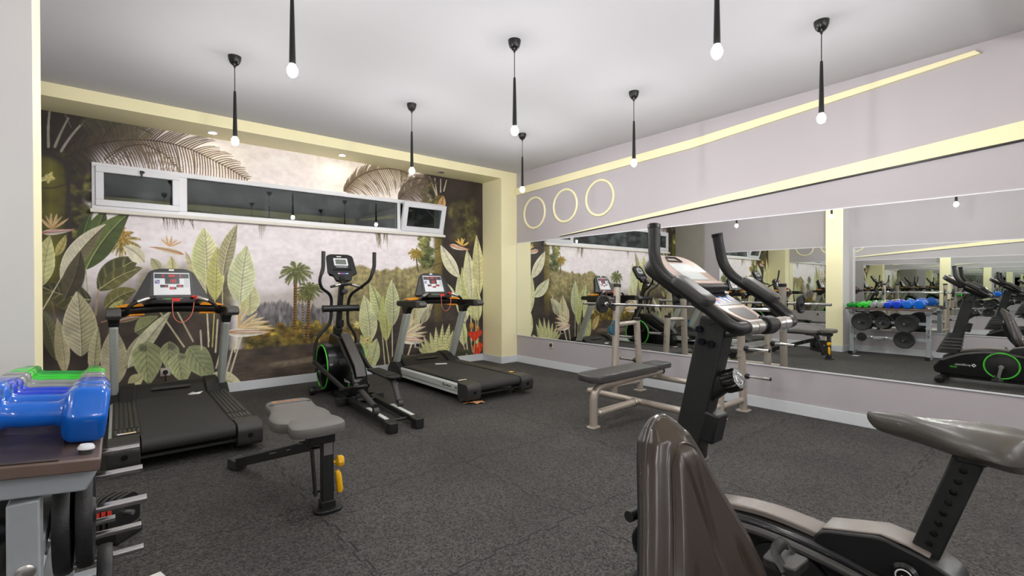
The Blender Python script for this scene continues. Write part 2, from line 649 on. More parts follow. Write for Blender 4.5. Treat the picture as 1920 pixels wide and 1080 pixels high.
# dropped beam along the back wall and the corner column
struct('ceiling_beam', G().box(((XL+XW)/2, (YC+YB)/2, (2.833+HC)/2), (XW-XL, YB-YC, HC-2.833)), 'cream')
struct('ceiling_beam', G().box(((XL+XW)/2, -0.3, (2.833+HC)/2), (XW-XL, 0.8, HC-2.833)), 'cream')
struct('wall_column', G().box(((XC+XW)/2, (YC+YB)/2, 2.833/2), (XW-XC, YB-YC, 2.833)), 'cream')
# left side: bare plaster column beside the mural, and the near pilaster
struct('wall_stub', G().box(((XL-0.535)/2, (5.48+YB)/2, 2.833/2), (-0.535-XL, YB-5.48, 2.833)), 'plaster')
g = G().use('cream').box(((XL-0.256)/2, 2.84, HC/2), (-0.256-XL, 0.26, HC))
g.use('white_wall').box(((XL-0.256)/2, 2.706, HC/2), (-0.256-XL-0.002, 0.008, HC))
struct('wall_pilaster', g)
# skirting
BH = 0.105
struct('baseboard_right', G().box((XW-0.006, (Y0+YC)/2, BH/2), (0.012, YC-Y0, BH)), 'base', 0.002)
struct('baseboard_back', G().box(((-0.535+XC)/2, YB-0.007, BH/2), (XC+0.535, 0.014, BH)), 'base', 0.002)
g = G().box((XC-0.006, (YC+YB)/2, BH/2), (0.012, YB-YC, BH)).box(((XC+XW)/2-0.006, YC-0.006, BH/2), (XW-XC+0.012, 0.012, BH))
struct('baseboard_column', g, 'base', 0.002)
g = G().box((XL+0.006, (Y0+2.7)/2, BH/2), (0.012, 2.7-Y0, BH)).box((XL+0.006, (2.98+5.48)/2, BH/2), (0.012, 2.5, BH))
g.box(((XL-0.256)/2+0.006, 2.698, BH/2), (-0.256-XL+0.012, 0.012, BH)).box((-0.24, 2.84, BH/2), (0.012, 0.27, BH))
struct('baseboard_left', g, 'base', 0.002)
# slanted relief bands on the right wall
g = G().prism([(5.655, 2.603), (5.655, 2.712), (2.7, 2.778), (0.50, 2.898), (0.47, 2.866), (2.7, 2.684)], XW-0.03, XW+0.01, 'x')
struct('trim_1', g, 'cream', 0.002)
g = G().prism([(4.73, 1.888), (4.70, 1.894), (2.135, 2.137), (0.256, 2.322), (-3.0, 2.636), (-3.0, 2.420), (0.256, 2.197), (2.135, 2.063)], XW-0.035, XW+0.01, 'x')
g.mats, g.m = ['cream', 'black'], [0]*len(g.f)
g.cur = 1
g.prism([(4.70, 1.891), (2.135, 2.064), (0.256, 2.198), (-3.0, 2.421), (-3.0, 2.404), (0.256, 2.186), (2.135, 2.055), (4.66, 1.888)], XW-0.022, XW+0.01, 'x')  # black strip under the band stands in for its shadow gap
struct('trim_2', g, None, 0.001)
for k, (cy, cz, rr) in enumerate(((5.256, 2.285, 0.243), (4.622, 2.311, 0.240), (4.004, 2.331, 0.243))):
    g = G().torus((XW-0.006, cy, cz), rr-0.016, 0.02, 'x', 64, 8, (0.9, 0.75))
    o = obj('wall_ring', g, 'cream', angle=60)
    tag(o, ('cream moulding ring on the lavender wall, nearest the corner column', 'cream moulding ring on the lavender wall, middle one of the three',
            'cream moulding ring on the lavender wall, farthest from the corner column')[k], 'wall ring', 'moulding rings on the right wall')

# mirrors
def mirror(label, x, y0, y1, z0, z1, side):
    t = thing('wall_mirror', label, 'mirror', (x, (y0+y1)/2, z0))
    h, w = z1-z0, y1-y0
    obj('mirror_glass', G().box((-side*0.004, 0, h/2), (0.006, w, h)), 'mirror', t)
    g = G().box((-side*0.005, 0, h+0.004), (0.01, w, 0.009)).box((-side*0.006, 0, -0.005), (0.012, w, 0.011))
    g.box((-side*0.005, w/2+0.003, h/2), (0.01, 0.006, h)).box((-side*0.005, -w/2-0.003, h/2), (0.01, 0.006, h))
    obj('mirror_edge_strip', g, 'white_pvc', t)
    return t
mirror('long frameless mirror along the whole right wall behind the bench press', XW, -3.0, YC-0.012, 0.424, 1.853, 1)
mirror('mirror on the left wall seen only by reflection, beyond the pilaster', XL, 3.03, 5.12, 0.45, 1.90, -1)
mirror('mirror on the left wall behind the dumbbell rack', XL, -3.0, 2.64, 0.40, 1.86, -1)

# ------------------------------------------------------------------ window band
def bar_frame(g, x0, x1, z0, z1, w, y0, y1):
    yc, d = (y0+y1)/2, y1-y0
    g.box(((x0+x1)/2, yc, z0+w/2), (x1-x0, d, w)).box(((x0+x1)/2, yc, z1-w/2), (x1-x0, d, w))
    g.box((x0+w/2, yc, (z0+z1)/2), (w, d, z1-z0-2*w)).box((x1-w/2, yc, (z0+z1)/2), (w, d, z1-z0-2*w))
win = bpy.data.objects.new('window_1', None)
COL.objects.link(win)
win['kind'] = 'structure'
win.location = (0, YB, 0)
FX0, FX1, FZ0, FZ1 = -0.183, 3.766, 1.945, 2.405
g = G()
bar_frame(g, FX0, FX1, FZ0, FZ1, 0.05, -0.035, 0.06)
g.box((0.545, 0.01, (FZ0+FZ1)/2), (0.075, 0.09, FZ1-FZ0-0.1)).box((3.045, 0.01, (FZ0+FZ1)/2), (0.045, 0.09, FZ1-FZ0-0.1))
obj('window_frame', g, 'white_pvc', win, 0.004)
g = G().box(((FX0+FX1)/2, -0.035, FZ0-0.012), (FX1-FX0+0.02, 0.085, 0.034))
obj('window_sill', g, 'sill', win, 0.003)
g = G()
bar_frame(g, -0.155, 0.515, 1.985, 2.375, 0.062, -0.055, 0.0)
s1 = obj('window_sash', g, 'white_pvc', win, 0.005)
obj('window_pane', G().box((0.18, -0.02, 2.18), (0.55, 0.006, 0.27)), 'glass', s1)
g = G()
bar_frame(g, -0.095, 0.455, 2.045, 2.315, 0.006, -0.0275, -0.018)
obj('window_gasket', g, 'black', s1)
g = G().box((0.20, -0.062, 2.352), (0.03, 0.014, 0.03)).box((0.20, -0.07, 2.335), (0.014, 0.014, 0.05)).cyl((0.185, -0.066, 2.36), (0.225, -0.07, 2.352), 0.006)
obj('window_handle', g, 'black', s1, 0.002)
obj('window_pane', G().box((1.80, 0.0, 2.175), (2.45, 0.006, 0.37)), 'glass', win)
g = G()
bar_frame(g, 0.582, 3.024, 1.994, 2.356, 0.008, -0.0115, -0.002)
obj('window_gasket', g, 'black', win)
# right sash tilted into the room about its lower edge
tilt = Matrix.Translation((0, -0.03, 1.985)) @ Matrix.Rotation(R_(15), 4, 'X') @ Matrix.Translation((0, 0.03, -1.985))
g = G()
bar_frame(g, 3.072, 3.752, 1.975, 2.385, 0.07, -0.055, 0.0)
s2 = obj('window_sash', g.xf(tilt), 'white_pvc', win, 0.005)
obj('window_pane', G().box((3.412, -0.025, 2.18), (0.55, 0.006, 0.28)).xf(tilt), 'glass', s2)
g = G()
bar_frame(g, 3.138, 3.686, 2.041, 2.319, 0.007, -0.0325, -0.022)
obj('window_gasket', g.xf(tilt), 'black', s2)
g = G().beam((3.073, -0.01, 2.06), (3.073, -0.13, 2.34), 0.006, 0.012)
obj('window_stay', g, 'steel', win)

# ------------------------------------------------------------------ lamps
def pendant():
    t = thing('pendant_lamp', '', 'pendant lamp', (0, 0, HC), 0, 'black tube pendants in three rows')
    g = G().lathe([(0.002, -0.072), (0.02, -0.066), (0.034, -0.05), (0.043, -0.026), (0.046, 0.0)])
    g.cyl((0, 0, -0.085), (0, 0, -0.07), 0.007, 0.01)
    obj('ceiling_canopy', g, 'lamp_black', t)
    obj('cord', G().cyl((0, 0, -0.275), (0, 0, -0.08), 0.003, n=8), 'lamp_black', t)
    g = G().lathe([(0.004, -0.262), (0.0085, -0.266), (0.010, -0.30), (0.016, -0.60), (0.0165, -0.612), (0.014, -0.613)], n=20)
    obj('lamp_tube', g, 'lamp_black', t)
    g = G().sphere((0, 0, -0.645), (0.026, 0.026, 0.033), 12, 8)
    obj('bulb', g, 'bulb', t, angle=80)
    return t
PX_, PY_ = (0.70, 2.195, 3.61), (1.11, 2.60, 4.14)
names = {(0, 2): 'black tube pendant nearest the mural above the left treadmill', (1, 2): 'black tube pendant in front of the window beside the right treadmill',
         (2, 2): 'black tube pendant lowest in view near the corner column', (0, 1): 'black tube pendant cut by the top edge, left of centre',
         (1, 1): 'black tube pendant in the middle of the ceiling with its canopy in view', (2, 1): 'black tube pendant before the slanted cream band, above the moulding rings',
         (0, 0): 'black tube pendant by the dumbbell rack, seen only as a reflection', (1, 0): 'black tube pendant cut by the top edge, right of centre',
         (2, 0): 'black tube pendant farthest right, before the slanted cream band'}
first = None
for j in range(3):
    for i in range(3):
        if first is None:
            first = pendant()
            first.location = (PX_[i], PY_[j], HC)
            first['label'] = names[(i, j)]
        else:
            copy_tree(first, (PX_[i], PY_[j], HC), 0, names[(i, j)])
for i, n in enumerate(('left', 'middle', 'right')):  # extra pendant rows out of view, added as frontal fill light
    for y, q in ((-1.3, 'first'), (-2.5, 'second')):
        copy_tree(first, (PX_[i], y, HC), 0, 'added black tube pendant for fill light behind the camera, %s one of the %s row back' % (n, q))
def downlight(x, lit, label, y=5.915):
    t = thing('recessed_light', label, 'recessed light', (x, y, 2.833), 0, 'recessed lights under the cream beams')
    obj('light_bezel', G().torus((0, 0, -0.003), 0.042, 0.008, 'z', 32, 8), 'chrome' if not lit else 'white_pvc', t)
    obj('light_lens', G().lathe([(0.036, -0.004), (0.036, 0.0)], n=24), 'spot' if lit else 'grey_plastic', t)
downlight(0.79, True, 'lit recessed light under the cream beam, left above the window')
downlight(2.17, True, 'lit recessed light under the cream beam, above the middle of the window')
downlight(3.60, False, 'unlit recessed light under the cream beam near the corner column')

downlight(1.65, True, 'lit recessed light under the beam behind the camera, seen only in the window glass', -0.3)

# outlets
def outlet(loc, rz, label, plug):
    t = thing('power_outlet', label, 'power outlet', loc, rz)
    obj('outlet_plate', G().box((0, -0.006, 0), (0.085, 0.012, 0.085)), 'beige', t, 0.004)
    obj('outlet_socket', G().lathe([(0.03, -0.014), (0.03, -0.004)], axis='y'), 'white_pvc' if plug else 'dark_grey', t)
    if plug:
        g = G().lathe([(0.012, -0.055), (0.022, -0.045), (0.024, -0.014), (0.024, -0.012)], axis='y')
        g.tube(smooth_path([(0, -0.05, 0), (0, -0.065, -0.03), (0, -0.05, -0.12), (0.01, -0.04, -0.22), (0.03, -0.06, -0.285), (0.05, -0.2, -0.29)]), 0.005, 8)
        o = obj('power_plug', g, 'black', None)
        o.location = loc
        o.rotation_euler = (0, 0, rz)
        tag(o, 'black plug and cable in the mural outlet behind the '+plug, 'power plug')
outlet((0.385, YB-0.004, 0.30), 0, 'beige power outlet in the mural behind the left treadmill', 'left treadmill')
outlet((3.33, YB-0.004, 0.34), 0, 'beige power outlet in the mural behind the right treadmill', 'right treadmill')
outlet((XW, 4.905, 0.33), R_(-90), 'small empty power outlet below the mirror on the right wall', None)
# ------------------------------------------------------------------ tropical mural (pigment held in a fine vertex-colour grid)
MX0, MX1, MZ0, MZ1, MSTEP = -0.535, XC, BH-0.01, 2.833, 0.0046
nx, nz = int((MX1-MX0)/MSTEP)+1, int((MZ1-MZ0)/MSTEP)+1
gx = np.linspace(MX0, MX1, nx)
gz = np.linspace(MZ0, MZ1, nz)
XX, ZZ = np.meshgrid(gx, gz)
d0, d1, d2 = XX-CAM[0], YB-CAM[1], ZZ-CAM[2]
zc = d0*Fv[0]+d1*Fv[1]+d2*Fv[2]
# drawing coordinates on the wall plane (the sketch the mural was laid out from)
MU = 960+FPX*(d0*r2[0]+d1*r2[1]+d2*r2[2])/zc
MV = 540-FPX*(d0*u2[0]+d1*u2[1]+d2*u2[2])/zc
rng = np.random.default_rng(3)
IMG = np.zeros((nz, nx, 3))

def vnoise(sx, sz, seed, octaves=3):
    """value noise over the wall, about sx cells across"""
    rg = np.random.default_rng(seed)
    out = np.zeros((nz, nx))
    amp, tot = 1.0, 0
    for o in range(octaves):
        a, b = int(sz*2**o)+2, int(sx*2**o)+2
        gr = rg.random((a, b))
        fz = np.linspace(0, a-1.001, nz)
        fx = np.linspace(0, b-1.001, nx)
        iz, ix = fz.astype(int), fx.astype(int)
        tz, tx = fz-iz, fx-ix
        tz, tx = (tz*tz*(3-2*tz))[:, None], (tx*tx*(3-2*tx))[None, :]
        v = (gr[iz][:, ix]*(1-tz)*(1-tx)+gr[iz+1][:, ix]*tz*(1-tx)+gr[iz][:, ix+1]*(1-tz)*tx+gr[iz+1][:, ix+1]*tz*tx)
        out += v*amp
        tot += amp
        amp *= 0.5
    return out/tot
N_big, N_mid, N_fine = vnoise(7, 4, 1, 4), vnoise(26, 16, 2, 3), vnoise(110, 70, 3, 3)
N_brush = vnoise(40, 150, 4, 2)
N_vert = vnoise(240, 26, 5, 2)

def c3(c):
    return np.array(c, float)
def sstep(a, b, x):
    t = np.clip((x-a)/(b-a), 0, 1)
    return t*t*(3-2*t)
def over(mask, col, sl=(slice(None), slice(None))):
    m = np.clip(mask, 0, 1)[..., None]
    IMG[sl] = IMG[sl]*(1-m)+col*m
def box_of(u0, u1, v0, v1):
    """index window of the wall grid that holds a drawing-space box"""
    m = (MU > u0) & (MU < u1) & (MV > v0) & (MV < v1)
    r = np.where(m.any(1))[0]
    c = np.where(m.any(0))[0]
    if len(r) == 0 or len(c) == 0:
        return None
    return (slice(r[0], r[-1]+1), slice(c[0], c[-1]+1))
colU = MU[nz//2]                       # u is nearly constant down a column
def quick_box(u0, u1, v0, v1):
    c = np.where((colU > u0-2) & (colU < u1+2))[0]
    if len(c) == 0:
        return None
    vv0, vv1 = MV[:, c[0]], MV[:, c[-1]]
    ok = (np.minimum(vv0, vv1) < v1+2) & (np.maximum(vv0, vv1) > v0-2)
    r = np.where(ok)[0]
    if len(r) == 0:
        return None
    return (slice(r[0], r[-1]+1), slice(c[0], c[-1]+1))
def bez(p0, p1, p2, n=26):
    t = np.linspace(0, 1, n)[:, None]
    return c3(p0)*(1-t)**2+2*c3(p1)*t*(1-t)+c3(p2)*t*t
def spine_dist(sl, pts):
    U, V = MU[sl], MV[sl]
    best = np.full(U.shape, 1e9)
    sd, tt = np.zeros(U.shape), np.zeros(U.shape)
    n = len(pts)
    for i in range(n-1):
        a, b = pts[i], pts[i+1]
        e = b-a
        L2 = float(e@e)+1e-9
        t = np.clip(((U-a[0])*e[0]+(V-a[1])*e[1])/L2, 0, 1)
        du, dv = U-(a[0]+t*e[0]), V-(a[1]+t*e[1])
        d = np.hypot(du, dv)
        up = d < best
        best = np.where(up, d, best)
        sg = np.sign(e[0]*dv-e[1]*du)
        sd = np.where(up, d*np.where(sg == 0, 1, sg), sd)
        tt = np.where(up, (i+t)/(n-1), tt)
    return sd, tt
AA = 0.75
def leaf(base, tip, w, bend=0.0, ca=(180, 180, 120), cb=None, rib=(225, 215, 180), veins=12, vcol=None, vamp=0.5, fat=0.42, edge=0.0, wob=0.0, stem=None, skew=0.55):
    cb = ca if cb is None else cb
    b, t = c3(base), c3(tip)
    e = t-b
    L = np.hypot(*e)
    nrm = np.array([-e[1], e[0]])/L
    pts = bez(b, (b+t)/2+nrm*bend, t)
    if stem is not None:
        stroke([stem, base], 2.4, 1.7, rib)
    sl = quick_box(min(pts[:, 0])-w, max(pts[:, 0])+w, min(pts[:, 1])-w, max(pts[:, 1])+w)
    if sl is None:
        return
    sd, tt = spine_dist(sl, pts)
    prof = np.where(tt < fat, np.sin(np.clip(tt/fat, 0, 1)*np.pi/2)**0.7, np.cos(np.clip((tt-fat)/(1-fat), 0, 1)*np.pi/2)**0.9)
    hw = w*prof*(1+wob*(N_mid[sl]-0.5))
    a = np.abs(sd)
    mask = np.clip((hw-a)/AA+0.5, 0, 1)*(hw > 0.4)
    rel = a/np.maximum(hw, 0.5)
    col = np.where((sd > 0)[..., None], c3(ca), c3(cb))
    lum = float(np.mean(c3(ca)))
    if lum > 110:
        col = col*0.70+c3((238, 232, 208))*0.30
    lightness = 1.06-0.20*rel**2*edge+0.12*(N_mid[sl]-0.5)+0.10*(N_fine[sl]-0.5)
    # side veins sweep towards the tip
    ph = (tt*veins-rel*veins*w/L*skew)*2*np.pi
    vs = np.clip(np.sin(ph), 0, 1)**3
    col = col*lightness[..., None]
    vc = c3(vcol) if vcol is not None else col*0.62
    k = (vs*vamp*(0.35+0.65*(1-rel)))[..., None]
    col = col*(1-k)+vc*k
    sh = np.exp(-((a-1.6)/1.6)**2)*(sd > 0)*0.22          # painted line beside the rib
    col = col*(1-sh[..., None])
    rm = np.clip((0.9*(1-0.6*tt)-a)/AA+0.6, 0, 1)[..., None]
    col = col*(1-rm)+c3(rib)*rm
    rim = np.clip((rel-0.86)/0.1, 0, 1)[..., None]*0.35
    col = col*(1-rim)+(col*1.25+12)*rim
    over(mask, np.clip(col, 0, 255), sl)
def stroke(pts, w0, w1, col, alpha=1.0, curve=None):
    P = [c3(p) for p in pts]
    if curve is not None:
        P = bez(P[0], (P[0]+P[-1])/2+c3(curve), P[-1], 12)
    P = np.array(P)
    w = max(w0, w1)
    sl = quick_box(P[:, 0].min()-w, P[:, 0].max()+w, P[:, 1].min()-w, P[:, 1].max()+w)
    if sl is None:
        return
    sd, tt = spine_dist(sl, P)
    hw = (w0+(w1-w0)*tt)/2
    over(np.clip((hw-np.abs(sd))/AA+0.5, 0, 1)*alpha*np.clip(hw*2, 0, 1), c3(col)*(0.94+0.12*N_fine[sl][..., None]), sl)
def blob(cu, cv, ru, rv, col, soft=0.3, ntex=0.5, seed=0, alpha=1.0, dark=0.5):
    sl = quick_box(cu-ru*1.3, cu+ru*1.3, cv-rv*1.3, cv+rv*1.3)
    if sl is None:
        return
    r = np.hypot((MU[sl]-cu)/ru, (MV[sl]-cv)/rv)+(N_mid[sl]-0.5)*0.5+(N_fine[sl]-0.5)*0.3
    shade = 1-dark*sstep(-0.6, 0.9, (MV[sl]-cv)/rv)*0.6+(N_fine[sl]-0.5)*ntex+(N_mid[sl]-0.5)*ntex*0.6
    over((1-sstep(1-soft, 1.0, r))*alpha, np.clip(c3(col)*shade[..., None], 0, 255), sl)
def frond(sp, n, la, lb, col0, col1, wd=1.0, droop=1.0, up=None, a=0.9, jit=0.15, side=(1, -1)):
    """arched palm frond: spine plus many thin curved leaflets"""
    P = np.array([c3(p) for p in sp])
    t = np.linspace(0, len(P)-1.001, n)
    for q in t:
        i = int(q)
        f = q-i
        p = P[i]*(1-f)+P[i+1]*f
        d = P[min(i+1, len(P)-1)]-P[i]
        d = d/np.hypot(*d)
        s = q/(len(P)-1)
        col = c3(col0)*(1-s)+c3(col1)*s
        env = np.sin(np.pi*(0.12+0.86*s))**0.7
        for sg in side:
            nr = np.array([-d[1], d[0]])*sg
            if nr[1] > 0:                       # hanging side
                ln = lb*env*(1+rng.uniform(-jit, jit))
                e = p+d*ln*0.34+nr*ln*0.75+np.array([0, ln*0.2*droop])
                cv = d*ln*0.12-nr*0
            else:
                ln = la*env*(1+rng.uniform(-jit, jit))
                e = p+d*ln*0.75+nr*ln*0.55
                cv = nr*ln*0.16
            stroke([p, e], wd*1.15, wd*0.35, col*rng.uniform(0.85, 1.12), a, curve=cv)
    for i in range(len(P)-1):
        stroke([P[i], P[i+1]], 2.2-1.4*i/len(P), 2.2-1.4*(i+1)/len(P), c3(col0)*0.8)
def palm(cu, cv, r, trunk, tw, col, n=15, tcol=(140, 100, 46)):
    if trunk:
        P = np.array([c3(p) for p in trunk])
        sl = quick_box(P[:, 0].min()-tw, P[:, 0].max()+tw, P[:, 1].min(), P[:, 1].max())
        sd, tt = spine_dist(sl, P)
        pat = 0.85+0.5*np.sin(MV[sl]*1.25+np.abs(sd)*1.3)*np.cos(sd*1.1)
        tex = np.clip(c3(tcol)*(pat-0.05*sd)[..., None], 0, 255)
        over(np.clip((tw/2-np.abs(sd))/AA+0.5, 0, 1), tex, sl)
    for k in range(n):
        an = math.pi*2*k/n+rng.uniform(-0.15, 0.15)
        dx, dy = math.cos(an), math.sin(an)
        ln = r*(0.85+0.2*rng.random())*(1.0 if dy < 0.3 else 0.8)
        for q in range(10):
            f0 = q/10
            p = np.array([cu+dx*ln*f0, cv+dy*ln*f0*0.85+ln*0.32*f0*f0])
            for sg in (-1, 1):
                l2 = ln*0.26*(1-abs(f0-0.45))
                e = p+np.array([dx*l2*0.7-dy*sg*l2*0.45, dy*l2*0.6+dx*sg*l2*0.45+l2*0.35])
                stroke([p, e], 1.8, 0.5, c3(col)*rng.uniform(0.55, 1.4), 0.95)
        stroke([(cu, cv), (cu+dx*ln, cv+dy*ln*0.85+ln*0.32)], 1.4, 0.4, c3(col)*0.75, 0.9, curve=(0, -ln*0.1))
def paradise(bk0, bk1, crest, tips, w=5, beak=(226, 220, 210), petal=(238, 214, 160), edge=(226, 140, 70)):
    for i, tp in enumerate(tips):
        leaf(crest, tp, w*(0.42+0.25*((i*7) % 3)/2), (-1)**i*2, tuple(0.6*c3(petal)+0.4*c3((252, 240, 214))), tuple(0.9*c3(petal)+0.1*c3(edge)), tuple(0.6*c3(petal)+0.4*c3(edge)), 5, vamp=0.12, fat=0.5)
    leaf(bk0, bk1, w*1.3, 3, beak, tuple(c3(beak)*0.9), edge, 3, vamp=0.1, fat=0.25)
    stroke([bk0, bk1], 1.6, 0.8, (196, 90, 70), 0.8, curve=(0, -w*0.9))

U, V = MU, MV
# sky
sky = c3((243, 235, 238))[None, None]*(1+0.03*(N_big-0.5))[..., None]
warm = np.exp(-(((U-700)/140)**2+((V-330)/70)**2))+0.7*np.exp(-(((U-430)/90)**2+((V-300)/60)**2))
sky = sky*(1-0.5*np.clip(warm, 0, 1)[..., None])+c3((244, 230, 204))*0.5*np.clip(warm, 0, 1)[..., None]
sky += ((N_brush-0.5)*5)[..., None]*c3((1.0, 0.9, 1.1))
sky *= (1+0.03*sstep(0.5, 0.75, vnoise(14, 22, 12, 3)))[..., None]
IMG[:] = sky
# distant mist and hills
ridge = 540+14*(vnoise(30, 1, 21, 3)[0:1]-0.5)
m = sstep(-8, 14, V-(ridge+4))*sstep(470, 495, U)*(1-sstep(690, 760, U))
over(m*0.8, c3((196, 188, 180))*(1+0.2*(N_mid-0.5))[..., None])
trees = 566+26*(vnoise(150, 1, 22, 2)[0:1]-0.5)+(U-520)*0.12
m = sstep(-3, 5, V-trees)*(1-sstep(660, 720, U))*sstep(440, 470, U)
over(m*0.92, c3((138, 133, 136))*(0.85+0.7*(N_vert-0.5)+0.2*(N_fine-0.5))[..., None])
# olive hill on the right
hill = 512+(U-640)*(-0.10)+12*(vnoise(60, 1, 23, 3)[0:1]-0.5)-11*np.exp(-((U-677)/18)**2)
m = sstep(-2, 4, V-hill)*sstep(618, 650, U)
over(m*0.95, c3((152, 140, 92))*(0.95+0.28*(N_vert-0.5)+0.35*(N_mid-0.5)+0.5*(N_fine-0.5))[..., None])
# golden bushes
bush = 612+16*(vnoise(46, 1, 24, 3)[0:1]-0.5)
m = sstep(-3, 4, V-bush)*sstep(440, 470, U)*(1-sstep(720, 760, U))
over(m, c3((150, 128, 48))*(0.8+0.9*(N_mid-0.5)+0.8*(N_fine-0.5))[..., None])
for k in range(34):
    cu = rng.uniform(470, 700)
    cv = rng.uniform(606, 640)
    blob(cu, cv, rng.uniform(7, 17), rng.uniform(6, 13), c3(((176, 152, 54), (120, 104, 40), (150, 118, 40))[k % 3])*rng.uniform(0.8, 1.1), 0.45, 0.9)
# dark water and soil
shore = 652+(U-480)*-0.09+4*(N_mid-0.5)
m = sstep(-1.5, 3, V-shore)*sstep(415, 440, U)
over(m, c3((92, 78, 66))*(0.86+0.7*(N_mid-0.5)+0.25*(N_brush-0.5))[..., None])
for a in range(10):
    blob(520+a*13, 684-a*2.0, 26, 8, (152, 138, 116), 0.6, 0.3, alpha=0.5, dark=0.2)
# dark undergrowth behind the left plants
m = sstep(470, 600, V+0.25*(U-300)+40*(N_mid-0.5))*(1-sstep(415, 445, U+10*(N_mid-0.5)))
over(m*0.97, c3((74, 62, 54))*(0.85+0.7*(N_mid-0.5))[..., None])
m = sstep(490, 520, V)*(1-sstep(560, 610, V))*sstep(250, 270, U)*(1-sstep(425, 450, U))
over(m*0.55, c3((150, 140, 92))*(0.8+0.9*(N_mid-0.5)+0.5*(N_fine-0.5))[..., None])
# dark palm mass top left
edgeL = 168+26*(N_mid-0.5)-0.10*(V-300)+60*(1-sstep(200, 300, V))
m = (1-sstep(-12, 18, U-edgeL))*(1-sstep(560, 620, V))
over(m, c3((56, 46, 40))*(0.8+0.9*(N_mid-0.5))[..., None])
m = (1-sstep(215, 330, U))*(1-sstep(232, 300, V-0.12*(U-80)-30*(1-sstep(150, 215, U))))
over(m*0.9, c3((54, 45, 41))*(0.85+0.5*(N_mid-0.5))[..., None])
for k in range(26):
    blob(rng.uniform(132, 176), rng.uniform(300, 460), rng.uniform(8, 18), rng.uniform(8, 15), ((86, 84, 42), (104, 100, 52), (60, 58, 32))[k % 3], 0.6, 1.1)
# left trunk
m = (1-sstep(118, 128, U))*sstep(282, 296, V+0.004*(U-90)**2)*(1-sstep(560, 600, V))
over(m, c3((112, 108, 44))*(0.95+0.5*(N_mid-0.5)-0.012*np.abs(U-95))[..., None])
m = np.exp(-((V-286-0.010*(U-78)**2)/9)**2)*(1-sstep(134, 142, U))
over(m, c3((46, 40, 38)))
stroke([(78, 352), (124, 346)], 3, 4, (66, 62, 34), 0.8, curve=(0, 6))
stroke([(127, 300), (131, 450)], 7, 9, (52, 44, 42), 0.95)
stroke([(93, 210), (91, 275)], 4, 5.5, (150, 142, 132), curve=(-3, 0))
stroke([(128, 222), (103, 275)], 3.5, 5.5, (140, 134, 124), curve=(-3, 2))
stroke([(158, 228), (115, 283)], 4, 5.5, (150, 143, 134), curve=(-4, -3))
stroke([(122, 214), (134, 240)], 1.5, 1, (120, 112, 104))
for pt in ((70, 340), (98, 322), (104, 335), (90, 345), (84, 328)):
    leaf((92, 333), pt, 4, 1, (176, 172, 96), None, (210, 190, 110), 3, vamp=0.2)
# big arching frond above the window, left
F0 = [(122, 296), (150, 281), (185, 269), (220, 264), (254, 262), (290, 264), (324, 270), (360, 281), (393, 297), (430, 316), (463, 336)]
frond(F0, 66, 60, 76, (56, 45, 38), (140, 118, 88), 2.9, 1.0, a=0.95)
frond([(150, 232), (180, 224), (215, 224), (250, 234), (285, 252)], 34, 34, 46, (70, 68, 50), (110, 104, 78), 2.2)
frond([(196, 300), (230, 276), (270, 270), (310, 290), (340, 322)], 30, 26, 44, (78, 60, 44), (140, 118, 84), 1.8)
for k in range(20):
    u = rng.uniform(300, 372)
    stroke([(u, 402+(u-300)*0.1), (u+rng.uniform(-4, 10), rng.uniform(416, 442))], 1.8, 0.5, (92, 76, 62), 0.9)
for u in (486, 488, 491, 494, 497):
    stroke([(u, 420), (u-1, rng.uniform(434, 449))], 1.6, 0.5, (108, 92, 66), 0.9)
for k in range(16):
    u = rng.uniform(704, 726)
    stroke([(u, 438), (u+rng.uniform(-2, 4), rng.uniform(450, 468))], 1.5, 0.5, (112, 96, 66), 0.9)
# dark mass on the right
edgeR = 816+24*(N_mid-0.5)+28*(1-sstep(330, 390, V))*-1
m = sstep(-10, 12, U-edgeR)*(1-0*V)
over(m, c3((58, 48, 41))*(0.85+0.6*(N_mid-0.5))[..., None])
m = sstep(560, 600, V+30*(N_mid-0.5))*sstep(655, 700, U)
over(m*0.95, c3((82, 70, 64))*(0.85+0.6*(N_mid-0.5)+0.3*(N_brush-0.5))[..., None])
for k in range(30):
    blob(rng.uniform(842, 892), rng.uniform(378, 452), rng.uniform(7, 15), rng.uniform(9, 18), ((98, 94, 46), (118, 112, 58), (80, 72, 44))[k % 3], 0.7, 0.9, alpha=0.6)
for k in range(30):
    blob(rng.uniform(786, 806), rng.uniform(446, 500), rng.uniform(6, 13), rng.uniform(6, 11), ((120, 128, 66), (84, 96, 50), (150, 146, 84))[k % 3], 0.5, 1.0)
for k in range(14):
    blob(rng.uniform(792, 812), rng.uniform(350, 390), rng.uniform(7, 12), rng.uniform(7, 13), ((112, 106, 52), (82, 82, 40))[k % 2], 0.6, 0.9)
m = sstep(812, 817, U)*(1-sstep(826, 832, U))*sstep(362, 370, V)*(1-sstep(560, 620, V))
over(m, c3((138, 122, 58))*(1.0+0.6*(N_mid-0.5)-0.02*(U-816))[..., None])
for v in (378, 392, 470, 500, 530):
    stroke([(812, v), (832, v-6)], 2, 2, (74, 62, 40), 0.8, curve=(0, -5))
leaf((826, 396), (831, 366), 7, 0, (206, 150, 72), (170, 116, 56), (120, 80, 40), 6)
for a, b in (((805, 331), (818, 366)), ((815, 334), (819, 366)), ((826, 336), (826, 360)), ((837, 338), (832, 358))):
    stroke([a, b], 1.6, 2.6, (190, 178, 160))
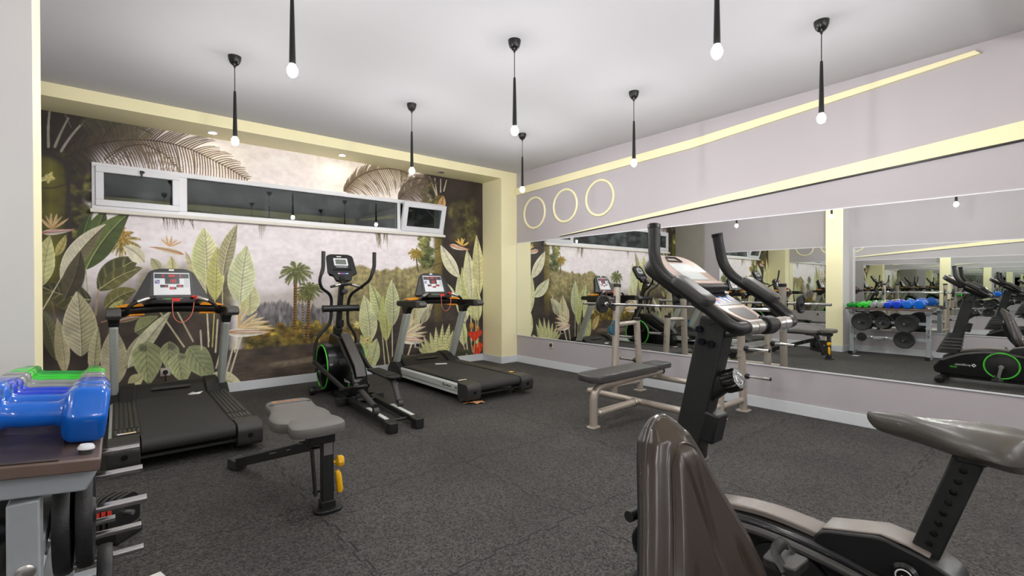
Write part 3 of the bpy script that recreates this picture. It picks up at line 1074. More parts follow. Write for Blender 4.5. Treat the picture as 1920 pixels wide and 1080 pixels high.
# right-hand fronds
frond([(645, 358), (655, 346), (668, 334), (686, 324), (706, 318), (729, 316), (750, 319), (764, 326)], 46, 24, 50, (96, 76, 50), (128, 110, 78), 2.2, 1.3)
frond([(747, 374), (757, 363), (769, 354), (782, 347), (800, 344)], 30, 30, 50, (84, 68, 56), (112, 98, 80), 2.0, 1.3)
frond([(820, 345), (800, 335), (780, 334), (762, 342), (752, 356)], 26, 14, 34, (88, 72, 56), (120, 106, 86), 1.8, 1.2)
palm(779, 474, 16, [(779, 474), (781, 490), (784, 510)], 2.2, (168, 142, 52), 18, (90, 74, 50))
palm(806, 470, 12, None, 0, (96, 110, 60), 12)
# far palms
for cu, cv, rr in ((512, 470, 0),):
    pass
palm(567, 556, 15, [(567, 556), (568, 590), (570, 630)], 3, (150, 146, 84), 12, (150, 132, 96))
palm(555, 507, 33, [(554, 508), (553.5, 560), (552.5, 616)], 6.4, (112, 118, 66), 24)
palm(580, 542, 27, [(579, 543), (578.5, 590), (576.5, 640)], 5.8, (120, 124, 70), 22)
palm(230, 450, 36, None, 0, (156, 132, 60), 20)
palm(224, 438, 25, None, 0, (190, 146, 60), 11)
# ---- left plants
leaf((160, 470), (196, 392), 20, 6, (64, 76, 38), (82, 98, 48), (130, 140, 84), 6, vamp=0.2)
leaf((161, 505), (244, 398), 25, -16, (70, 84, 40), (92, 108, 52), (176, 180, 128), 5, vamp=0.25, stem=(165, 560))
leaf((150, 470), (170, 400), 13, -4, (72, 92, 42), (54, 66, 34), (120, 140, 80), 4, vamp=0.2)
leaf((172, 562), (76, 536), 27, -10, (62, 62, 38), (76, 74, 44), (186, 182, 140), 7, vcol=(170, 164, 118), vamp=0.6)
leaf((79, 536), (94, 441), 21, -7, (192, 192, 122), (172, 172, 100), (214, 206, 150), 9)
leaf((104, 480), (124, 440), 8, 3, (150, 140, 60), None, (180, 160, 80), 5)
paradise((78, 436), (141, 430), (98, 430), [(84, 402), (96, 398), (107, 399), (118, 404), (130, 408), (76, 408)], 4, (214, 204, 206), (216, 186, 120), (170, 90, 70))
leaf((113.7, 523), (199, 420), 20, -13, (112, 104, 76), (206, 200, 176), (232, 224, 196), 16, vamp=0.25, stem=(80.5, 580))
leaf((184.5, 545), (262, 484), 25, -14, (84, 84, 46), (70, 70, 38), (188, 184, 130), 5, vcol=(168, 166, 108), vamp=0.7, stem=(180, 590))
leaf((190, 540), (268, 502), 15, -10, (100, 98, 54), (82, 80, 44), (180, 176, 120), 4, vcol=(160, 158, 100), vamp=0.6)
leaf((196, 578), (256, 544), 17, -12, (92, 90, 50), (110, 106, 58), (170, 166, 112), 5, vcol=(158, 154, 100), vamp=0.6)
leaf((200, 590), (232, 562), 8, 0, (170, 170, 80), None, (190, 186, 110), 5)
leaf((120, 560), (150, 470), 20, 10, (66, 60, 46), (84, 78, 58), (110, 104, 80), 5, vamp=0.3)
stroke([(178, 590), (184, 548)], 4, 3, (176, 150, 128))
stroke([(98, 566), (104, 600)], 4, 2, (134, 104, 94))
leaf((106, 676), (78, 578), 16, 6, (118, 118, 84), (92, 92, 66), (150, 150, 112), 14, vamp=0.5)
leaf((121, 700), (107, 596), 14, 4, (188, 176, 134), (164, 150, 106), (212, 200, 160), 14, vamp=0.3)
leaf((151.5, 668), (143.6, 546), 33, 4, (160, 154, 112), (188, 180, 148), (226, 218, 190), 15, vcol=(92, 86, 62), vamp=0.6)
leaf((175, 706), (184, 612), 12, -4, (176, 172, 122), (190, 186, 140), (214, 206, 164), 12)
leaf((218, 722), (214, 612), 26, -5, (158, 150, 112), (186, 176, 140), (216, 206, 172), 17, vcol=(112, 104, 76), vamp=0.4)
leaf((252, 622), (296, 592), 18, 6, (118, 124, 84), (146, 150, 104), (182, 182, 136), 12, vcol=(70, 72, 50), vamp=0.6)
leaf((232, 690), (282, 612), 17, 8, (128, 122, 90), (150, 142, 108), (196, 188, 150), 12, vamp=0.3)
leaf((240, 690), (322, 582), 14, -8, (182, 184, 146), (202, 204, 166), (222, 218, 184), 13, vamp=0.18)
leaf((219, 604), (268, 594), 4.5, -2, (128, 132, 92), (170, 150, 130), (176, 84, 70), 3, vamp=0.1)
stroke([(190, 604), (215, 598)], 2, 1, (206, 150, 110))
leaf((270, 494), (230, 462), 14, 8, (196, 190, 160), (214, 208, 184), (226, 220, 196), 9, vamp=0.2)
stroke([(300, 585), (345, 650)], 3, 3.4, (206, 196, 160))
stroke([(330, 580), (362, 640)], 3, 3.4, (210, 198, 164))
# big heart leaves
for cu, cv, tu, tv, w, ca, cb in ((276, 640, 280, 722, 30, (150, 162, 98), (126, 138, 82)), (318, 640, 322, 702, 18, (146, 156, 100), (120, 128, 84)),
                                  (336, 662, 346, 720, 23, (168, 180, 116), (148, 160, 100)), (354, 650, 402, 712, 25, (122, 136, 84), (104, 118, 70))):
    leaf((cu, cv), (tu, tv), w, 2, ca, cb, (176, 182, 132), 7, vcol=(84, 84, 70), vamp=0.6, fat=0.3, skew=0.9)
for cu, cv in ((268, 652), (322, 650), (342, 668)):
    blob(cu, cv, 10, 9, (92, 92, 84), 0.7, 0.4, alpha=0.5)
leaf((240, 722), (268, 700), 12, 4, (196, 194, 130), (174, 172, 110), (214, 210, 160), 7)
leaf((400, 700), (456, 722), 14, 2, (190, 188, 140), (206, 202, 160), (220, 214, 176), 7, vamp=0.25)
# banana leaves behind the left treadmill
paradise((344, 477), (280, 463), (316, 462), [(300, 448), (312, 440), (322, 441), (334, 450), (342, 452)], 3.6, (196, 188, 140), (232, 196, 140), (206, 120, 80))
leaf((322, 520), (320, 480), 11, 2, (188, 184, 116), (206, 200, 140), (216, 206, 160), 8)
leaf((300, 510), (282, 484), 10, 2, (150, 150, 104), None, (190, 184, 140), 7)
leaf((386, 545), (347, 470), 9, -5, (206, 198, 160), (180, 174, 116), (220, 210, 176), 9, stem=(392, 640))
leaf((385.5, 532), (381, 426), 27, 4, (206, 204, 150), (186, 192, 124), (232, 222, 182), 16, vcol=(104, 104, 74), vamp=0.55, stem=(391, 650))
leaf((403, 564), (407.5, 462), 17, -3, (182, 184, 84), (164, 166, 78), (222, 208, 120), 13, vcol=(108, 106, 62), vamp=0.45, stem=(398, 650))
leaf((417, 518), (445, 420), 15, -10, (128, 122, 84), (146, 140, 94), (216, 206, 168), 14, vcol=(74, 66, 54), vamp=0.6, stem=(417, 640))
leaf((466, 592), (471, 528), 20, -3, (190, 190, 132), (176, 178, 116), (216, 210, 164), 11, vcol=(120, 118, 80), vamp=0.4)
leaf((448.5, 568), (462, 460), 26, -4, (200, 210, 160), (186, 196, 142), (232, 226, 192), 15, vcol=(112, 116, 84), vamp=0.5, stem=(440, 660))
for a, b in (((440, 640), (422, 706)), ((454, 627), (430, 706)), ((424, 622), (405, 690)), ((376, 620), (378, 655)), ((408, 600), (404, 660))):
    stroke([a, b], 3.4, 3.2, (216, 204, 176))
paradise((424, 623), (508, 622), (446, 616), [(513, 610), (498, 594), (484, 586), (470, 572), (452, 566), (506, 602), (445, 572), (518, 616)], 6, (232, 226, 214), (240, 214, 160), (220, 150, 80))
# ---- plants between trainer and right treadmill
leaf((692, 642), (682, 553), 17, 5, (200, 208, 150), (182, 190, 124), (232, 226, 190), 14, vcol=(126, 132, 88), vamp=0.4, stem=(700, 690))
leaf((715, 606), (693, 531), 12, 5, (152, 166, 92), (176, 184, 112), (214, 210, 164), 13, vcol=(84, 92, 56), vamp=0.5, stem=(722, 690))
leaf((724, 640), (717.5, 554), 11, 3, (188, 196, 96), (170, 178, 84), (224, 216, 150), 12, vamp=0.3, stem=(731, 690))
leaf((735, 612), (734, 524), 14, 2, (196, 204, 148), (178, 188, 122), (230, 226, 188), 15, vcol=(104, 112, 78), vamp=0.55, stem=(736, 690))
leaf((700, 690), (676, 628), 15, 4, (184, 186, 110), (170, 170, 96), (204, 200, 140), 9, vamp=0.3)
leaf((690, 690), (706, 634), 13, 3, (176, 186, 122), None, (206, 204, 150), 9, vamp=0.3)
leaf((668, 660), (640, 622), 12, 4, (160, 130, 60), (186, 150, 66), (200, 170, 90), 6)
for cu, cv, k in ((670, 609, 8), (689, 637, 10), (688, 675, 9)):
    for q in range(6):
        an = q*math.pi/3+0.3
        leaf((cu, cv), (cu+math.cos(an)*k, cv+math.sin(an)*k), k*0.32, 1, (206, 196, 96), (186, 176, 76), (226, 214, 130), 3, vamp=0.15)
    blob(cu, cv-1, k*0.3, k*0.3, (240, 226, 220), 0.3, 0.1)
    blob(cu, cv+1, k*0.16, k*0.2, (190, 50, 50), 0.3, 0.1)
leaf((770, 625), (776, 560), 14, 3, (196, 186, 130), (210, 200, 150), (222, 212, 170), 10, vamp=0.3)
leaf((785, 600), (813, 566), 10, -5, (186, 190, 152), (206, 206, 172), (222, 218, 186), 9, vamp=0.2, stem=(764, 668))
leaf((790, 606), (806, 572), 7, 3, (164, 158, 122), None, (190, 184, 150), 7)
for a, b in (((757, 640), (752, 672)), ((773, 640), (763, 672)), ((800, 600), (806, 560))):
    stroke([a, b], 3, 3, (218, 206, 176))
paradise((752, 635), (797, 639), (758, 628), [(803, 622), (799, 612), (794, 604), (782, 596), (770, 590), (762, 586), (800, 630)], 6, (232, 222, 206), (236, 216, 176), (216, 160, 100))
for tp, w in (((781, 649), 5), ((788, 640), 5), ((794, 630), 5), ((806, 622), 5), ((817, 612), 5), ((830, 606), 5), ((843, 606), 6), ((850, 618), 5), ((859, 640), 6)):
    leaf((822+(tp[0]-822)*0.35, 668), tp, w, (tp[0]-820)*0.05, (210, 210, 140), (196, 196, 122), (224, 222, 160), 11, vcol=(112, 116, 60), vamp=0.85, fat=0.35, skew=0.0)
# ---- tall leaves by the column
leaf((855, 560), (816, 520), 12, -7, (190, 194, 150), (206, 208, 172), (224, 220, 186), 11, vamp=0.25)
leaf((860, 520), (826, 459), 11, -4, (218, 214, 186), (206, 204, 168), (232, 226, 200), 12, vamp=0.15, stem=(866, 560))
leaf((872, 604), (860, 512), 14, 2, (206, 208, 158), (188, 192, 136), (228, 222, 184), 14, vamp=0.25, stem=(876, 655))
leaf((892, 602), (866, 500), 11, -6, (182, 190, 112), (164, 172, 96), (212, 206, 150), 13, vamp=0.3, stem=(893, 650))
leaf((882, 560), (875, 468), 12, 3, (212, 212, 170), (194, 196, 144), (228, 222, 188), 14, vamp=0.25, stem=(884, 640))
leaf((897, 556), (893, 440), 11, 2, (204, 200, 140), (186, 182, 122), (222, 214, 166), 16, vamp=0.35)
leaf((896, 602), (890, 534), 9, 2, (200, 202, 140), (180, 184, 118), (220, 214, 164), 11, vamp=0.25, stem=(894, 650))
leaf((869, 648), (862, 594), 9, 2, (186, 196, 116), (204, 210, 140), (222, 218, 166), 10, vamp=0.25, stem=(876, 668))
paradise((843, 459), (880, 468), (866, 461), [(852, 451), (858, 446), (865, 445), (872, 446), (880, 453)], 3.4, (230, 220, 214), (236, 196, 70), (214, 130, 50))
blob(868, 660, 18, 8, (66, 72, 44), 0.6, 0.6)
for cu, cv, rr in ((882, 626, 6), (889, 631, 9), (897, 624, 7), (893, 655, 11), (898, 648, 7)):
    leaf((cu, cv+rr), (cu, cv-rr), rr*0.85, 1, (226, 62, 30), (204, 44, 24), (240, 96, 50), 3, vamp=0.1, fat=0.6)
blob(884, 612, 4, 8, (232, 172, 70), 0.3, 0.2)
blob(895, 616, 4, 6, (226, 160, 90), 0.3, 0.2)
for a, b in (((882, 634), (886, 660)), ((890, 640), (888, 662)), ((897, 634), (895, 650))):
    stroke([a, b], 1.8, 1.8, (190, 190, 120))
IMG *= (1+0.05*(N_fine-0.5)*2)[..., None]
IMG = np.clip(IMG, 4, 250)
LIN = IMG/255.0
LIN = np.where(LIN <= 0.04045, LIN/12.92, ((LIN+0.055)/1.055)**2.4)
me = bpy.data.meshes.new('wall_mural')
co = np.stack([XX.ravel(), np.full(nx*nz, YB-0.003), ZZ.ravel()], 1)
idx = np.arange(nx*nz).reshape(nz, nx)
q = np.stack([idx[:-1, :-1], idx[:-1, 1:], idx[1:, 1:], idx[1:, :-1]], -1)
cx_, cz_ = (XX[:-1, :-1]+XX[1:, 1:])/2, (ZZ[:-1, :-1]+ZZ[1:, 1:])/2
keep = ~((cx_ > WX0+0.005) & (cx_ < WX1-0.005) & (cz_ > WZ0+0.005) & (cz_ < WZ1-0.005))
q = q[keep]
me.vertices.add(len(co))
me.vertices.foreach_set('co', co.astype(np.float32).ravel())
me.loops.add(len(q)*4)
me.loops.foreach_set('vertex_index', q.astype(np.int32).ravel())
me.polygons.add(len(q))
me.polygons.foreach_set('loop_start', np.arange(0, len(q)*4, 4, dtype=np.int32))
me.polygons.foreach_set('loop_total', np.full(len(q), 4, dtype=np.int32))
me.update(calc_edges=True)
at = me.color_attributes.new('pigment', 'FLOAT_COLOR', 'POINT')
at.data.foreach_set('color', np.concatenate([LIN.reshape(-1, 3), np.ones((nx*nz, 1))], 1).astype(np.float32).ravel())
m = bpy.data.materials.new('mural_paper')
m.use_nodes = True
vc = m.node_tree.nodes.new('ShaderNodeVertexColor')
vc.layer_name = 'pigment'
m.node_tree.links.new(vc.outputs[0], m.node_tree.nodes['Principled BSDF'].inputs['Base Color'])
m.node_tree.nodes['Principled BSDF'].inputs['Roughness'].default_value = 0.6
me.materials.append(m)
mo = bpy.data.objects.new('wall_mural', me)
COL.objects.link(mo)
mo['kind'] = 'structure'
del XX, ZZ, d0, d2, zc, IMG, LIN, co, q, keep
# ------------------------------------------------------------------ treadmill (local: +y forward to the wall, origin at the rear)
def treadmill(label, loc, rz):
    t = thing('treadmill', label, 'treadmill', loc, rz)
    for s in (-1, 1):
        x0, x1 = sorted((s*0.375, s*0.435))
        prof = [(s*0.375, 0.072), (s*0.43, 0.072), (s*0.43, 0.100), (s*0.419, 0.104), (s*0.419, 0.110), (s*0.435, 0.114), (s*0.437, 0.172), (s*0.425, 0.188), (s*0.375, 0.192)]
        sr = obj('side_rail', G().prism(prof, 0.15, 1.48, 'y'), 'silver', t)
        g = G().box((s*0.34, 0.80, 0.193), (0.155, 1.30, 0.02))
        fp = obj('foot_platform', g, 'black', t, 0.003)
        g = G()
        for k in range(5):
            g.box((s*(0.282+0.028*k), 0.86, 0.205), (0.022, 0.95, 0.006))
        obj('grip_tread', g, 'dark_grey', fp, 0.002)
        g = G()
        for k in range(6):
            g.box((s*(0.276+0.024*k), 0.285, 0.2045), (0.012, 0.13, 0.004))
        obj('grip_ribs', g, 'grey_plastic', fp)
        # rear end cap with a round hole
        pr = round2d([(0.17, 0.035), (-0.02, 0.035), (-0.03, 0.16), (0.0, 0.2), (0.17, 0.205)], [0.01, 0.05, 0.08, 0.05, 0.01])
        ec = obj('end_cap', G().prism(pr, s*0.275, s*0.44, 'x'), 'dark_grey', t, 0.012, 3)
        obj('cap_hole', G().cyl((s*0.355, -0.0295, 0.115), (s*0.355, -0.02, 0.115), 0.017), 'black_gloss', ec)
        # post foot, post, collar, arm
        pr = round2d([(1.42, 0.03), (1.76, 0.03), (1.78, 0.14), (1.70, 0.24), (1.56, 0.25), (1.43, 0.18)], 0.04)
        obj('post_foot', G().prism(pr, s*0.33, s*0.455, 'x'), 'black', t, 0.012, 3)
        g = G().beam((s*0.408, 1.625, 0.20), (s*0.408, 1.315, 0.875), 0.06, 0.10, (0, 1, 0.45))
        obj('upright_post', g, 'post_silver', t, 0.016, 3)
        g = G().loft([[(s*0.408+a*0.036, 1.33+b*0.055, 0.855) for a, b in ((-1, -1), (1, -1), (1, 1), (-1, 1))],
                      [(s*0.408+a*0.038, 1.32+b*0.06, 0.90) for a, b in ((-1, -1), (1, -1), (1, 1), (-1, 1))],
                      [(s*0.408+a*0.046, 1.28+b*0.12, 0.96) for a, b in ((-1, -1), (1, -1), (1, 1), (-1, 1))]])
        obj('post_collar', g, 'black', t, 0.012, 3)
        pr = round2d([(0.915, 0.955), (1.0, 0.935), (1.50, 0.945), (1.53, 0.975), (1.50, 1.012), (1.05, 1.02), (0.93, 1.005)], [0.03, 0.03, 0.03, 0.02, 0.02, 0.03, 0.03])
        ar = obj('hand_rail', G().prism(pr, s*0.408-0.046, s*0.408+0.046, 'x'), 'black', t, 0.015, 3)
        pr = round2d([(0.905, 0.957), (0.99, 0.933), (1.03, 0.99), (1.0, 1.02), (0.93, 1.008)], 0.028)
        obj('rail_end_cap', G().prism(pr, s*0.408-0.048, s*0.408+0.048, 'x'), 'grey_plastic', ar, 0.014, 3)
        # yellow accents
        g = G().prism(round2d([(s*0.2, 1.026), (s*0.36, 1.018), (s*0.40, 1.024), (s*0.33, 1.045), (s*0.22, 1.05)], 0.012), 1.33, 1.44, 'y')
        obj('accent_trim', g, 'orange', t, 0.004)
        g = G().prism([(s*0.2, 0.945), (s*0.34, 0.938), (s*0.34, 0.955), (s*0.2, 0.96)], 1.36, 1.45, 'y')
        obj('accent_trim', g, 'orange', t, 0.003)
        # pulse grip
        pth = smooth_path([(s*0.13, 1.27, 1.10), (s*0.20, 1.23, 1.086), (s*0.275, 1.21, 1.055), (s*0.315, 1.215, 1.01), (s*0.318, 1.24, 0.97), (s*0.35, 1.27, 0.955)])
        pg = obj('pulse_grip', G().tube(pth, 0.016, 12), 'black', t)
        pth = smooth_path([(s*0.175, 1.242, 1.095), (s*0.215, 1.225, 1.081), (s*0.255, 1.213, 1.065)])
        obj('pulse_sensor', G().tube(pth, 0.0178, 14), 'steel', pg)
        obj('level_foot', G().cyl((s*0.36, 0.20, 0.0), (s*0.36, 0.20, 0.02), 0.025).cyl((s*0.36, 0.20, 0.02), (s*0.36, 0.20, 0.08), 0.007), 'steel', t)
    # belt, roller, under frame
    pr = []
    for k in range(13):
        a = math.pi/2+math.pi*k/12
        pr.append((0.045+0.046*math.cos(a), 0.152+0.046*math.sin(a)))
    pr += [(1.55, 0.106), (1.55, 0.198)]
    obj('running_belt', G().prism(pr, -0.268, 0.268, 'x'), 'belt', t)
    g = G().box((0, 0.03, 0.085), (0.56, 0.03, 0.016)).box((0, 0.8, 0.09), (0.74, 1.3, 0.03)).box((0, 1.62, 0.045), (0.5, 0.12, 0.05))
    g.box((-0.36, 0.8, 0.13), (0.03, 1.3, 0.1)).box((0.36, 0.8, 0.13), (0.03, 1.3, 0.1))
    obj('base_frame', g, 'black_metal', t)
    # motor hood
    def hood(x0, x1, dz, y0):
        pr = round2d([(y0, 0.190), (y0+0.15, 0.275+dz), (1.70, 0.302+dz), (1.82, 0.26+dz), (1.87, 0.15), (1.86, 0.06), (1.5, 0.06), (y0, 0.10)], [0.01, 0.06, 0.06, 0.05, 0.04, 0.02, 0.01, 0.01])
        return G().prism(pr, x0, x1, 'x')
    h = obj('motor_hood', hood(-0.275, 0.275, -0.006, 1.44), 'black', t, 0.012, 3)
    for s in (-1, 1):
        obj('hood_shoulder', hood(min(s*0.262, s*0.378), max(s*0.262, s*0.378), 0.012, 1.40), 'black', h, 0.016, 3)
    obj('hood_recess', G().prism(rrect(0, 0, 0.30, 0.035, 0.016), -0.002, 0.002, 'z').xf(Matrix.Translation((0, 1.545, 0.258)) @ Matrix.Rotation(R_(26), 4, 'X')), 'dark_grey', h)
    # cross beam and console
    pth = smooth_path([(-0.37, 1.41, 0.985), (-0.18, 1.42, 1.0), (0, 1.425, 1.005), (0.18, 1.42, 1.0), (0.37, 1.41, 0.985)])
    obj('cross_beam', G().tube(pth, 0.05, 14, sq=(0.85, 0.9)), 'black', t)
    fm = frame_mtx((0, 1.345, 1.085), (1, 0, 0), (0, 0.42, 1))
    outl = round2d([(-0.285, -0.01), (0.285, -0.01), (0.165, 0.27), (0.10, 0.298), (-0.10, 0.298), (-0.165, 0.27)], [0.01, 0.01, 0.07, 0.09, 0.09, 0.07], 6)
    back = [(x*0.80, y*0.9+0.01) for x, y in outl]
    g = G().loft([[(x, y, -0.085) for x, y in back], [(x, y, -0.02) for x, y in outl], [(x*0.995, y, 0.0) for x, y in outl]]).xf(fm)
    con = obj('console', g, 'black', t, 0.004)
    g = G().use('dark_grey').prism([(-0.17, 0.008), (0.17, 0.008), (0.148, 0.272), (-0.148, 0.272)], 0.0, 0.006, 'z')
    g.use('panel_white').prism([(-0.136, 0.035), (0.136, 0.035), (0.132, 0.252), (-0.132, 0.252)], 0.006, 0.009, 'z')
    g.use('panel_dark').prism([(-0.128, 0.197), (0.128, 0.197), (0.127, 0.242), (-0.127, 0.242)], 0.009, 0.0096, 'z')
    g.prism([(-0.052, 0.142), (0.056, 0.142), (0.056, 0.2), (-0.052, 0.2)], 0.009, 0.0096, 'z')
    for x0, x1, y0, y1 in ((-0.088, -0.03, 0.108, 0.134), (0.032, 0.084, 0.108, 0.134), (-0.02, 0.03, 0.088, 0.112)):
        g.prism([(x0, y0), (x1, y0), (x1, y1), (x0, y1)], 0.009, 0.0096, 'z')
    g.use('led')
    def digits(x, y, n, hgt):
        w = hgt*0.55
        for k in range(n):
            q = x+k*w*1.45
            for bx, by, sx, sy in ((0, hgt, w, 0.0016), (0, hgt/2, w, 0.0016), (0, 0, w, 0.0016), (-w/2, hgt*.75, 0.0016, hgt/2), (w/2, hgt*.75, 0.0016, hgt/2), (-w/2, hgt*.25, 0.0016, hgt/2), (w/2, hgt*.25, 0.0016, hgt/2)):
                g.box((q+bx, y+by, 0.0101), (sx, sy, 0.001))
    digits(-0.065, 0.212, 1, 0.018)
    digits(-0.016, 0.212, 3, 0.02)
    digits(0.064, 0.212, 1, 0.018)
    digits(-0.004, 0.157, 2, 0.028)
    digits(-0.046, 0.114, 1, 0.014)
    digits(0.052, 0.114, 2, 0.014)
    digits(-0.012, 0.093, 3, 0.013)
    g.use('panel_dark')
    for r in range(8):
        for c in range(3):
            g.box((0.097+0.012*c, 0.112+0.011*r, 0.0096), (0.005, 0.005, 0.001))
    g.use('blue_print').prism([(-0.126, 0.146), (-0.09, 0.146), (-0.09, 0.182), (-0.126, 0.182)], 0.009, 0.0095, 'z')
    g.use('yellow').prism([(-0.126, 0.176), (-0.122, 0.182), (-0.09, 0.156), (-0.094, 0.15)], 0.0095, 0.0099, 'z')
    obj('display_panel', g.xf(fm), None, con)
    g = G()
    g.use('white_print').prism(rrect(0, 0.283, 0.04, 0.016, 0.006), 0.0, 0.002, 'z')
    obj('emblem', g.xf(fm), None, con)
    pr = round2d([(-0.22, 1.38), (-0.19, 1.24), (-0.08, 1.185), (0.08, 1.185), (0.19, 1.24), (0.22, 1.38)], [0.02, 0.05, 0.06, 0.06, 0.05, 0.02])
    sh = obj('control_shelf', G().prism(pr, 1.045, 1.082, 'z'), 'black', t, 0.01, 3)
    g = G().use('steel').box((0.0, 1.31, 1.087), (0.15, 0.012, 0.006)).use('green').box((-0.045, 1.25, 1.086), (0.03, 0.022, 0.008))
    g.use('grey_plastic').box((0.09, 1.265, 1.085), (0.05, 0.03, 0.006)).box((-0.11, 1.275, 1.085), (0.04, 0.025, 0.006))
    obj('control_keys', g, None, sh, 0.002)
    obj('stop_button', G().box((0.012, 1.2, 1.078), (0.062, 0.032, 0.028)), 'red', sh, 0.006)
    g = G().box((0.155, 1.255, 1.105), (0.055, 0.03, 0.016)).box((0.165, 1.235, 1.09), (0.016, 0.02, 0.025))
    obj('safety_clip', g, 'red', t, 0.005)
    pth = smooth_path([(-0.012, 1.185, 1.075), (-0.015, 1.17, 1.01), (-0.005, 1.17, 0.93), (0.03, 1.17, 0.885), (0.07, 1.17, 0.885), (0.115, 1.18, 0.93), (0.14, 1.20, 1.0), (0.15, 1.235, 1.09)])
    obj('safety_cord', G().tube(pth, 0.0032, 8), 'cord_red', t)
    g = G()
    diamond(g, frame_mtx((-0.4385, 0.345, 0.144), (0, -1, 0), (0, 0, 1)) @ Matrix.Translation((-0.088, 0.0, 0)), 0.018)
    return t
T1 = treadmill('left treadmill facing the mural, a white scrap on its belt, beside the dumbbell rack', (0.385, 3.89, 0), 0)
T2 = treadmill('right treadmill by the corner column with lettering on its silver side rail', (3.12, 3.93, 0), 0)
def logo(parent, mtx, size, main, second, m1, m2, gap=0.35, dia=True, squash=0.95):
    g = G().use(m1)
    if dia:
        diamond(g, mtx @ Matrix.Translation((size*0.45, size*0.32, 0)), size*0.62)
    parts = [g, text_g(main, size, 0.0006, mtx @ Matrix.Translation((size*1.25, 0, 0.0006)), m1, squash=squash)]
    if second:
        parts.append(text_g(second[0], size*second[3], 0.0006, mtx @ Matrix.Translation((size*second[1], size*second[2], 0.0006)), m2))
    a = G()
    for p in parts:
        a.use(p.mats[0]).add(p.v, p.f)
    return obj('lettering', a, None, parent)
for T in (T1, T2):
    rail = [c for c in T.children if c.name.startswith('side_rail')][0]
    logo(rail, frame_mtx((-0.4375, 0.46, 0.132), (0, -1, 0), (0, 0, 1)), 0.034, 'profitness', ('500', 6.9, 0, 0.9), 'black_print', 'black_print')
    fp = [c for c in T.children if c.name.startswith('foot_platform')][0]
    g = G().use('paper').box((-0.34, 0.225, 0.2075), (0.10, 0.03, 0.001)).use('yellow').box((-0.325, 0.232, 0.2085), (0.06, 0.008, 0.001))
    obj('warning_sticker', g, None, fp)
fp = [c for c in T2.children if c.name.startswith('foot_platform')][1]
obj('warning_sticker', G().use('black_print').box((0.33, 0.30, 0.2075), (0.11, 0.05, 0.001)).use('yellow').box((0.35, 0.25, 0.2077), (0.06, 0.05, 0.001)), None, fp)
g = G()
g.add([(-0.05, 0.0, 0.001), (0.03, -0.02, 0.003), (0.06, 0.01, 0.02), (0.02, 0.03, 0.002), (-0.02, 0.045, 0.018), (-0.06, 0.02, 0.004), (0.0, 0.01, 0.012)],
      [(0, 1, 6), (1, 2, 6), (2, 3, 6), (3, 4, 6), (4, 5, 6), (5, 0, 6)])
o = obj('paper_scrap', g, 'paper', angle=10)
o.modifiers.new('thick', 'SOLIDIFY').thickness = 0.001
o.location = (0.385+0.17, 3.89+1.36, 0.199)
tag(o, 'crumpled white paper scrap on the belt of the left treadmill', 'paper scrap')
o = obj('paper_scrap', G().prism(rrect(0, 0, 0.06, 0.15, 0.012), 0, 0.004, 'z'), 'paper', None)
o.location = (3.12+0.05, 3.93+1.29, 0.199)
o.rotation_euler = (0, 0, R_(60))
tag(o, 'flat white paper strip lying on the belt of the right treadmill', 'paper scrap')

# ------------------------------------------------------------------ elliptical trainer (local: +y forward, origin between the rail ends)
E_ = thing('elliptical_trainer', 'black elliptical trainer with a lime green ring between the two treadmills', 'elliptical trainer', (1.83, 3.58, 0), -math.atan(0.06))
for s in (-1, 1):
    g = G().box((s*0.115, 0.78, 0.06), (0.062, 1.5, 0.05))
    rl_ = obj('guide_rail', g, 'black_metal', E_, 0.006)
    obj('rail_strip', G().box((s*0.115, 0.34, 0.0865), (0.036, 0.46, 0.004)), 'silver', rl_)
    obj('rail_end_cap', G().prism(rrect(s*0.115, 0.02, 0.09, 0.11, 0.03), 0.0, 0.088, 'z'), 'black', rl_, 0.01, 3)
obj('tie_rod', G().cyl((-0.09, 0.17, 0.05), (0.09, 0.17, 0.05), 0.012), 'black_metal', E_)
obj('tie_rod', G().cyl((-0.09, 0.95, 0.075), (0.09, 0.95, 0.075), 0.016), 'black_metal', E_)
obj('cross_bar', G().beam((-0.24, 1.13, 0.055), (0.24, 1.13, 0.055), 0.075, 0.06), 'black_metal', E_, 0.005)
obj('keel_beam', G().box((0, 1.45, 0.07), (0.10, 0.75, 0.06)), 'black_metal', E_, 0.005)
g = G().cyl((-0.30, 1.80, 0.05), (0.30, 1.80, 0.05), 0.034)
st = obj('stabiliser_foot', g, 'black_metal', E_)
for s in (-1, 1):
    obj('transport_wheel', G().lathe([(0.02, -0.035), (0.045, -0.028), (0.05, 0), (0.045, 0.028), (0.02, 0.035)], (s*0.30, 1.80, 0.05), 'x'), 'black', st)
